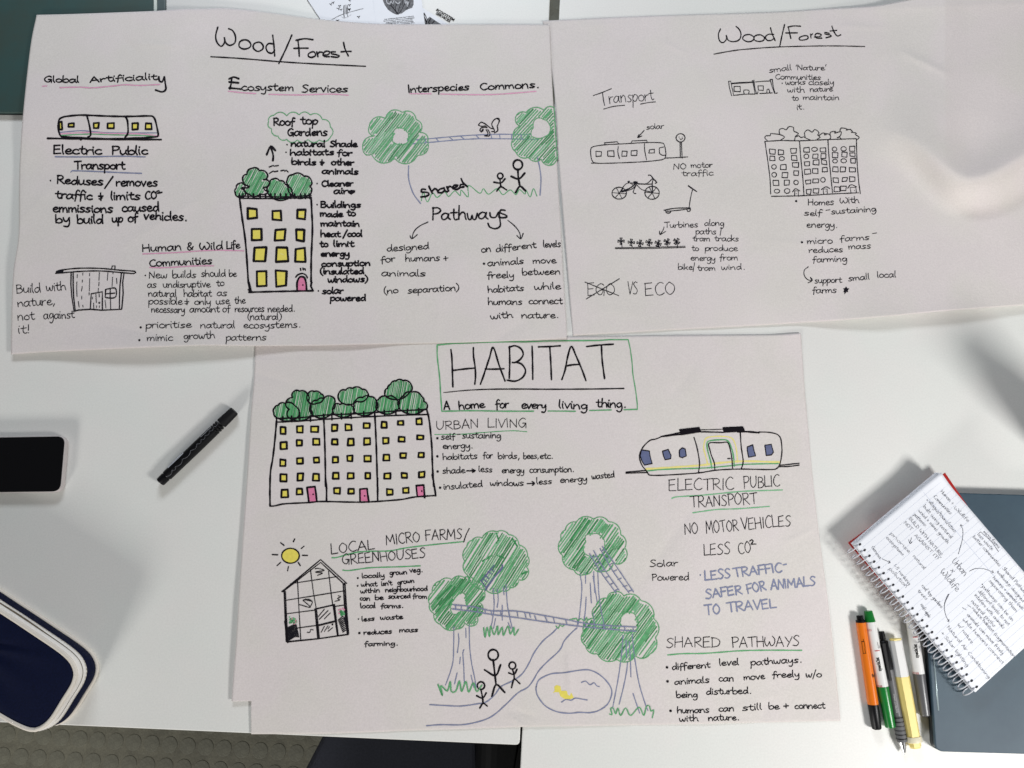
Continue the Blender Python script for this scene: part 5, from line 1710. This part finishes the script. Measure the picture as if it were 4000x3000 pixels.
# ruled lines straight in page coordinates
def ruled(name, segs, m, w, zadd=0.00006):
    vs_ = []; fs = []
    for (s0, t0, s1, t1) in segs:
        n = 14
        a = cA+e1*(wd*s0)+e2*(W1*t0); c = cA+e1*(wd*s1)+e2*(W1*t1)
        d = (c-a).normalized(); nn = Vector((-d.y, d.x))*(w/2); b = len(vs_)
        for i_ in range(n+1):
            f = i_/n; q = a+(c-a)*f; z = leaf_z(s0+(s1-s0)*f, t0+(t1-t0)*f)+zadd
            vs_ += [(q.x+nn.x, q.y+nn.y, z), (q.x-nn.x, q.y-nn.y, z)]
        for i_ in range(n):
            k = b+2*i_; fs.append((k+1, k+3, k+2, k))
    me = mesh(vs_, fs, name)
    bm = bmesh.new(); bm.from_mesh(me)
    for f in bm.faces:
        if f.normal.z < 0: f.normal_flip()
    bm.to_mesh(me); bm.free()
    o = link(name, me, m, nb)
    return o
for k in range(1, 28):
    t_ = k*0.0088/W1+0.006
    if t_ < 0.99: ruled('ruled_line', [(0.04, t_, 1.0, t_)], M['rule'], 0.00028)
mg = NP(3250+580/1.691, 1800+180/1.691)[0]
ruled('margin_line', [(min(mg, 0.9), 0, min(mg, 0.9), 1.0)], M['rule'], 0.0005, 0.00009)
# spiral
wire = mat('white_wire', (206, 208, 214), 0.3, 1.0, 0.0)
dk = mat('hole_shadow', (40, 40, 46), 0.8, 1.0)
NC = 25
ringpts = [(0.0085*math.cos(a*2*math.pi/18), 0.0085*math.sin(a*2*math.pi/18)) for a in range(18)]
for n in range(NC):
    t_ = 0.022+n*(0.962/(NC-1))
    hole = cA+e1*0.0060+e2*(W1*t_)
    q = [(hole.x+e1.x*0.0022*math.cos(a)+e2.x*0.0015*math.sin(a), hole.y+e1.y*0.0022*math.cos(a)+e2.y*0.0015*math.sin(a)) for a in [k*math.pi/5 for k in range(10)]]
    zz = leaf_z(0.04, t_)+0.0001
    me = mesh([(x, y, zz) for x, y in q], [tuple(range(10))])
    bm = bmesh.new(); bm.from_mesh(me)
    for f in bm.faces:
        if f.normal.z < 0: f.normal_flip()
    bm.to_mesh(me); bm.free()
    link('punched_hole', me, dk, nb)
    cc = cA-e1*0.0030+e2*(W1*t_)
    pts = []
    for k in range(17):
        a = k*2*math.pi/16
        off = e2*(0.0022*(k/16-0.5))
        p = cc+e1*(0.0092*math.cos(a))+off
        pts.append((p.x, p.y, 0.0240+0.0085*math.sin(a)))
    tube('spiral_coil', pts, 0.0008, wire, nb, 7)
# handwriting across the page
M['black'] = M['black']
def NW(t, xh, w, spec, m='pencil'):
    k = TL[t][2]
    for ln in spec.strip().split('\n'):
        s, c = ln.strip().rsplit('|', 1)
        a, b = T(t, c)
        q = PageInk(hC, 0.00012)
        write(q, s, a, b, xh*0.88/k, w*0.72/k, m)
        q.build('written_line', nb)
NW(35, 15, 2.6, """Human +|714,205 795,292
Wildlife|805,315 897,405
Communities|668,240 782,356
villages/towns/cities|636,272 808,475
built using natural|600,304 785,515
wood + mimic growth|568,332 762,548
patterns.|537,358 618,440
BUILD WITH NATURE,|505,382 722,640
NOT|472,412 520,462
AGAINST IT!|540,495 692,655
priorise|380,482 505,610
ecosystems.|355,510 470,635
natural|532,632 605,718
Geneva|258,572 312,650
1-5 ranking|405,692 505,822
pollution|372,715 485,840
roof top gardens|588,828 720,975
trees|562,862 620,920
micro farms|998,472 1100,580
less waste|960,488 1055,592
better communities|930,505 1105,700
Shared Pathways|1125,712 1290,900
walkways designed|1090,738 1260,935
humans + animals (not|1062,775 1255,985
separating them|1035,795 1215,1000
pathways can be on|990,832 1190,1060
different levels to not|965,865 1165,1090
intefere with animals|940,890 1130,1110""")
NW(35, 28, 3.4, "Urban|790,665 872,762\n+|778,738 805,745\nWildlife|712,735 822,865")
NW(37, 12, 2.2, """natural paths|738,68 860,205
reduce habitat fragmentation|742,105 965,365
animals can move freely|715,140 905,350
while humans connect|692,165 905,400
w/ nature.|665,190 745,300
Natural Air Conditioning|608,205 830,478
+ Solar lighting|578,235 715,415
roofs apple|468,85 512,155""")
q = PageInk(hC, 0.00012)
for t_, s in ((35, "835,617 862,520 865,460 852,425"), (35, "848,432 852,420 862,430"), (35, "908,730 950,712 1010,715 1068,738"), (35, "1060,725 1068,738 1052,742"), (35, "768,880 745,930 740,960"), (37, "622,28 598,80 600,130 620,175"), (37, "610,170 620,176 620,162"),
              (35, "330,648 384,672"), (35, "375,660 384,673 370,678"), (35, "525,508 512,545"), (35, "505,520 513,548 528,535"), (35, "982,470 1050,530 1100,600"), (37, "720,85 738,98"), (37, "692,100 712,112")):
    q.line(T(t_, s), 1.8, 'pencil')
for s in ("629,260", "1098,733", "994,816"): q.disc(*T(35, s)[0], 2.4, 'pencil')
q.build('arrows', nb)

# ------------------------------------------------------------------ printed cards at the top
def card(label, quad, z, prints=None):
    t = thing('card', label, 'card', tuple(V(sum(q[0] for q in quad)/4, sum(q[1] for q in quad)/4, 0)), 'printed cards under the left poster')
    slab('card_stock', [xy(*q, z) for q in quad], z-0.00035, z, M['card'], t, 0)
    return t
zc = 0.0005
hcard = lambda z: (lambda x, y: 0*x+z)
k3 = card('white printed card with a mountain and the words ecosystem services', [(1646, 28), (1290, 400), (1480, 560), (1905, 190)][::-1], zc)
k1 = card('white printed card with birds round a grey column', [(1150, -80), (1300, 150), (1520, 140), (1470, -90)][::-1], zc+0.0005)
k2 = card('white printed card with a dark rock and small capital letters', [(1446, -80), (1482, 180), (1670, 170), (1635, -90)][::-1], zc+0.0010)
i = Ink(hcard(zc+0.0006), 0.0)
i.base = 0.00002
i.line(T(2, "1105,0 1180,110 1245,205"), 1.6, 'grey')
i.fill(T(2, "1498,75 1505,55 1525,48 1540,58 1545,75 1545,150 1498,150"), 'greyl', 0); 
i.line(T(2, "1502,60 1500,120 1505,190"), 2.2, 'black'); i.line(T(2, "1541,60 1543,120 1542,180"), 2.4, 'grey'); i.line(T(2, "1530,85 1528,150"), 3, 'grey')
i.line(T(2, "1370,212 1450,170 1500,150"), 1.6, 'grey'); i.line(T(2, "1548,135 1620,115 1710,92"), 1.4, 'grey'); i.line(T(2, "1480,180 1500,195 1540,185 1580,155"), 1.3, 'greyl')
for s in ("1360,45", "1385,28", "1455,65", "1440,92", "1470,105", "1565,5", "1562,55", "1560,105", "1660,182", "1435,222", "1560,98"):
    (x, y), = T(2, s)
    i.line([(x-5, y-2), (x, y), (x+5, y-3)], 1.8, 'black'); i.line([(x, y), (x+2, y+5)], 1.6, 'black')
i.n = 0
i.build('bird_print', k1)
i = Ink(hcard(zc+0.0011), 0.00002)
i.fill(T(3, "262,0 285,55 320,105 370,140 410,158 470,145 520,105 580,85 597,45 595,0 570,-30 300,-30"), 'grey', 0)
for s in ("330,-20 360,60 420,150", "300,20 380,90 430,155", "420,20 400,90 415,150", "460,30 440,90 420,155", "500,40 470,100 430,155", "540,0 530,60 525,105", "340,0 380,60", "560,20 545,60", "480,0 470,60"):
    i.line(T(3, s), 1.6, 'black'); 
for s in ("300,-10 310,30 340,45 350,10 370,40 385,5", "500,-10 510,40 525,10 530,70 540,20", "400,20 430,40 450,20"):
    i.line(T(3, s), 3.4, 'greyl', layer=2)
i.build('rock_print', k2)
a, b = xy(*T(3, "278,212")[0], zc+0.0012), xy(*T(3, "598,168")[0], zc+0.0012)
for n, (tx_, s0, s1, sp) in enumerate((("THE ARTIFICIALIZATION THAT RESULTS", "278,215", "598,180", 1), ("FROM HUMAN ACTIVITY IS OMNIPRESENT", "270,233", "608,198", 1), ("AND GLOBAL (NUCLEAR ISOTOPES,", "298,248", "588,218", 1),
                            ("COMPOSITION OF THE ATMOSPHERE,", "290,265", "598,235", 1), ("AGRICULTURE, PLANTATIONS, ETC.)", "310,282", "608,250", 1))):
    a, b = xy(*T(3, s0)[0], zc+0.0012), xy(*T(3, s1)[0], zc+0.0012)
    o = flat_text('caption_line', tx_, a, b, zc+0.0012, 0.0023, M['black'], k2, bold=0.02)
    w0 = max((Vector(v.co).xy-Vector(a)).length for v in o.data.vertices); f = (Vector(b)-Vector(a)).length/w0
    d = (Vector(b)-Vector(a)).normalized(); nn = Vector((-d.y, d.x))
    for v in o.data.vertices:
        q = v.co.xy-Vector(a); x, y = q.dot(d)*f, q.dot(nn)
        r_ = Vector(a)+d*x+nn*y; v.co.x, v.co.y = r_
for tx_, s0, s1 in (("ECOSYSTEM", "835,112", "1028,228"), ("SERVICES", "832,150", "985,242")):
    a, b = xy(*T(3, s0)[0], zc), xy(*T(3, s1)[0], zc)
    o = flat_text('card_title', tx_, a, b, zc+0.0001, 0.0062, M['black'], k3, bold=0.03)
    w0 = max((v.co.xy-Vector(a)).length for v in o.data.vertices); f = (Vector(b)-Vector(a)).length/w0
    d = (Vector(b)-Vector(a)).normalized(); nn = Vector((-d.y, d.x))
    for v in o.data.vertices:
        q = v.co.xy-Vector(a); x, y = q.dot(d)*f, q.dot(nn)
        r_ = Vector(a)+d*x+nn*y; v.co.x, v.co.y = r_
i = Ink(hcard(zc), 0.00006)
i.fill(T(3, "703,140 712,135 730,165 745,205 770,180 800,200 850,235 895,262 930,300 715,300 708,262"), 'grey', 0)
for s in ("710,150 720,200 735,240", "745,205 730,262", "780,200 760,240 775,270", "820,225 800,250"): i.line(T(3, s), 3, 'black')
i.line(T(3, "715,170 725,190 740,215"), 3, 'greyl', layer=2)
i.build('mountain_print', k3)

# ------------------------------------------------------------------ pencil case
ZT = 0.050
navy = mat('navy_canvas', (9, 17, 46), 0.9, 1.0, 0.22, 500, 0.6, 1600, spec=0.15)
cream = mat('cream_piping', (232, 224, 212), 0.7, 1.0, 0.02, 60, 0.3, 1500)
tape = mat('zip_tape', (238, 234, 228), 0.75, 1.0, 0.02, 60, 0.4, 1800)
gapm = mat('zip_gap', (104, 92, 74), 0.9, 1.0, 0.1, 200)
pc = thing('pencil_case', 'navy canvas pencil case with cream zip and piping at the lower left', 'pencil case', tuple(V(60, 2640, 0)))
outl = [(-420, 2160), (-200, 2268), (0, 2395), (120, 2474), (244, 2560), (284, 2612), (282, 2662), (240, 2733), (194, 2805), (154, 2838), (120, 2843), (68, 2823), (0, 2785), (-200, 2668), (-420, 2545), (-520, 2350)]
outl = catmull(outl+[outl[0]], 14)[:-1]
W_ = [Vector(xy(x, y, ZT)) for x, y in outl]
n = len(W_)
nrm = []
for k in range(n):
    d = (W_[(k+1) % n]-W_[k-1]).normalized(); nrm.append(Vector((-d.y, d.x)))
cen = sum(W_, Vector((0, 0)))/n
if nrm[0].dot(W_[0]-cen) < 0: nrm = [-v for v in nrm]
def ring(off, z, wob=0.0, ph=0.0):
    out = []
    for k in range(n):
        w = math.sin(k*0.11+ph)*wob
        q = W_[k]+nrm[k]*(off+w); out.append((q.x, q.y, z+w*0.5))
    return out
loft('lower_body', [ring(0.000, 0.0006), ring(0.0035, 0.003), ring(0.0055, 0.010, 0.0006), ring(0.0058, 0.017, 0.0008, 1), ring(0.0056, 0.0230, 0.0006, 2), ring(0.0048, 0.0285, 0.0004, 2)], navy, pc, cap0=True)
gapc = Vector(xy(90, 2385, 0.035))
def gring(off, z, up):
    out = []
    for k in range(n):
        q = W_[k]+nrm[k]*off
        g = 0.0004+0.0034*math.exp(-((q-gapc).length/0.055)**2)
        out.append((q.x, q.y, z+up*g))
    return out
loft('zip_tape', [ring(0.0050, 0.0286), ring(0.0060, 0.0300), ring(0.0058, 0.0330), gring(0.0044, 0.0362, -1)], tape, pc)
loft('zip_gap', [gring(0.0043, 0.0361, -1), gring(-0.0020, 0.0365, 0), gring(0.0043, 0.0369, 1)], gapm, pc)
loft('zip_tape', [gring(0.0044, 0.0368, 1), ring(0.0058, 0.0412), ring(0.0052, 0.0434), ring(0.0026, 0.0450)], tape, pc)
loft('upper_body', [ring(0.0026, 0.0450), ring(0.0024, 0.0485), ring(0.0010, 0.0500)], cream, pc)
base = ring(0.0050, 0.0032); tube('piping', base, 0.0026, cream, pc, 8, closed=True)
top = ring(0.0022, 0.0495); tube('piping', top, 0.0027, cream, pc, 8, closed=True)
cw = lambda f, z: [(cen.x+(x-cen.x)*f, cen.y+(y-cen.y)*f, z+0.0016*(1-f)*math.sin(x*95+y*60)+0.0012*(1-f)*math.sin(y*140-x*40)) for (x, y, _) in ring(0.0004, 0)]
loft('top_panel', [ring(0.0006, 0.0498), cw(0.97, 0.0505), cw(0.92, 0.0512), cw(0.85, 0.0518), cw(0.75, 0.0524), cw(0.6, 0.0530), cw(0.45, 0.0534), cw(0.3, 0.0536), cw(0.15, 0.0537), cw(0.02, 0.0538)], navy, pc, cap1=True)

# ------------------------------------------------------------------ unseen bottle added past the right edge, a guess at what casts the shadow
bt = thing('unseen_shadow_bottle', 'unseen dark bottle added to cast the blurred shadow at the right edge', 'bottle', tuple(V(4165, 1760, 0)))
b0 = V(4165, 1760, 0)
barrel('bottle_body', b0+Vector((0, 0, 0.0005)), b0+Vector((0, 0, 0.19)), [(0, 0.030), (0.003, 0.033), (0.13, 0.033), (0.15, 0.028), (0.160, 0.021), (0.166, 0.020)], blk2, bt, seg=32)
barrel('bottle_cap', b0+Vector((0, 0, 0.167)), b0+Vector((0, 0, 0.2)), [(0, 0.023), (0.001, 0.024), (0.022, 0.024), (0.024, 0.022)], blk, bt, seg=32)

st = []
sf = []
path = ring(0.0064, 0.0313)
for k in range(0, n):
    a_, b_ = Vector(path[k]), Vector(path[(k+1) % n])
    L_ = (b_-a_).length; m_ = max(1, int(L_/0.0032))
    for q_ in range(m_):
        p0 = a_+(b_-a_)*(q_/m_); p1 = a_+(b_-a_)*((q_+0.6)/m_); d_ = (p1-p0).normalized(); s_ = Vector((-d_.y, d_.x, 0))*0.00035
        bb = len(st)
        for base_p in (p0, p1):
            st += [base_p+s_+Vector((0, 0, 0.0)), base_p-s_, base_p-s_+Vector((0, 0, 0.0006)), base_p+s_+Vector((0, 0, 0.0006))]
        sf += [(bb, bb+1, bb+5, bb+4), (bb+1, bb+2, bb+6, bb+5), (bb+2, bb+3, bb+7, bb+6), (bb+3, bb, bb+4, bb+7), (bb, bb+3, bb+2, bb+1), (bb+4, bb+5, bb+6, bb+7)]
sto = link('stitching', mesh(st, sf), mat('stitch_thread', (190, 184, 174), 0.8), pc)
sto['kind'] = 'stuff'

for o in bpy.data.objects:
    if '_w' in o:
        del o['_w']
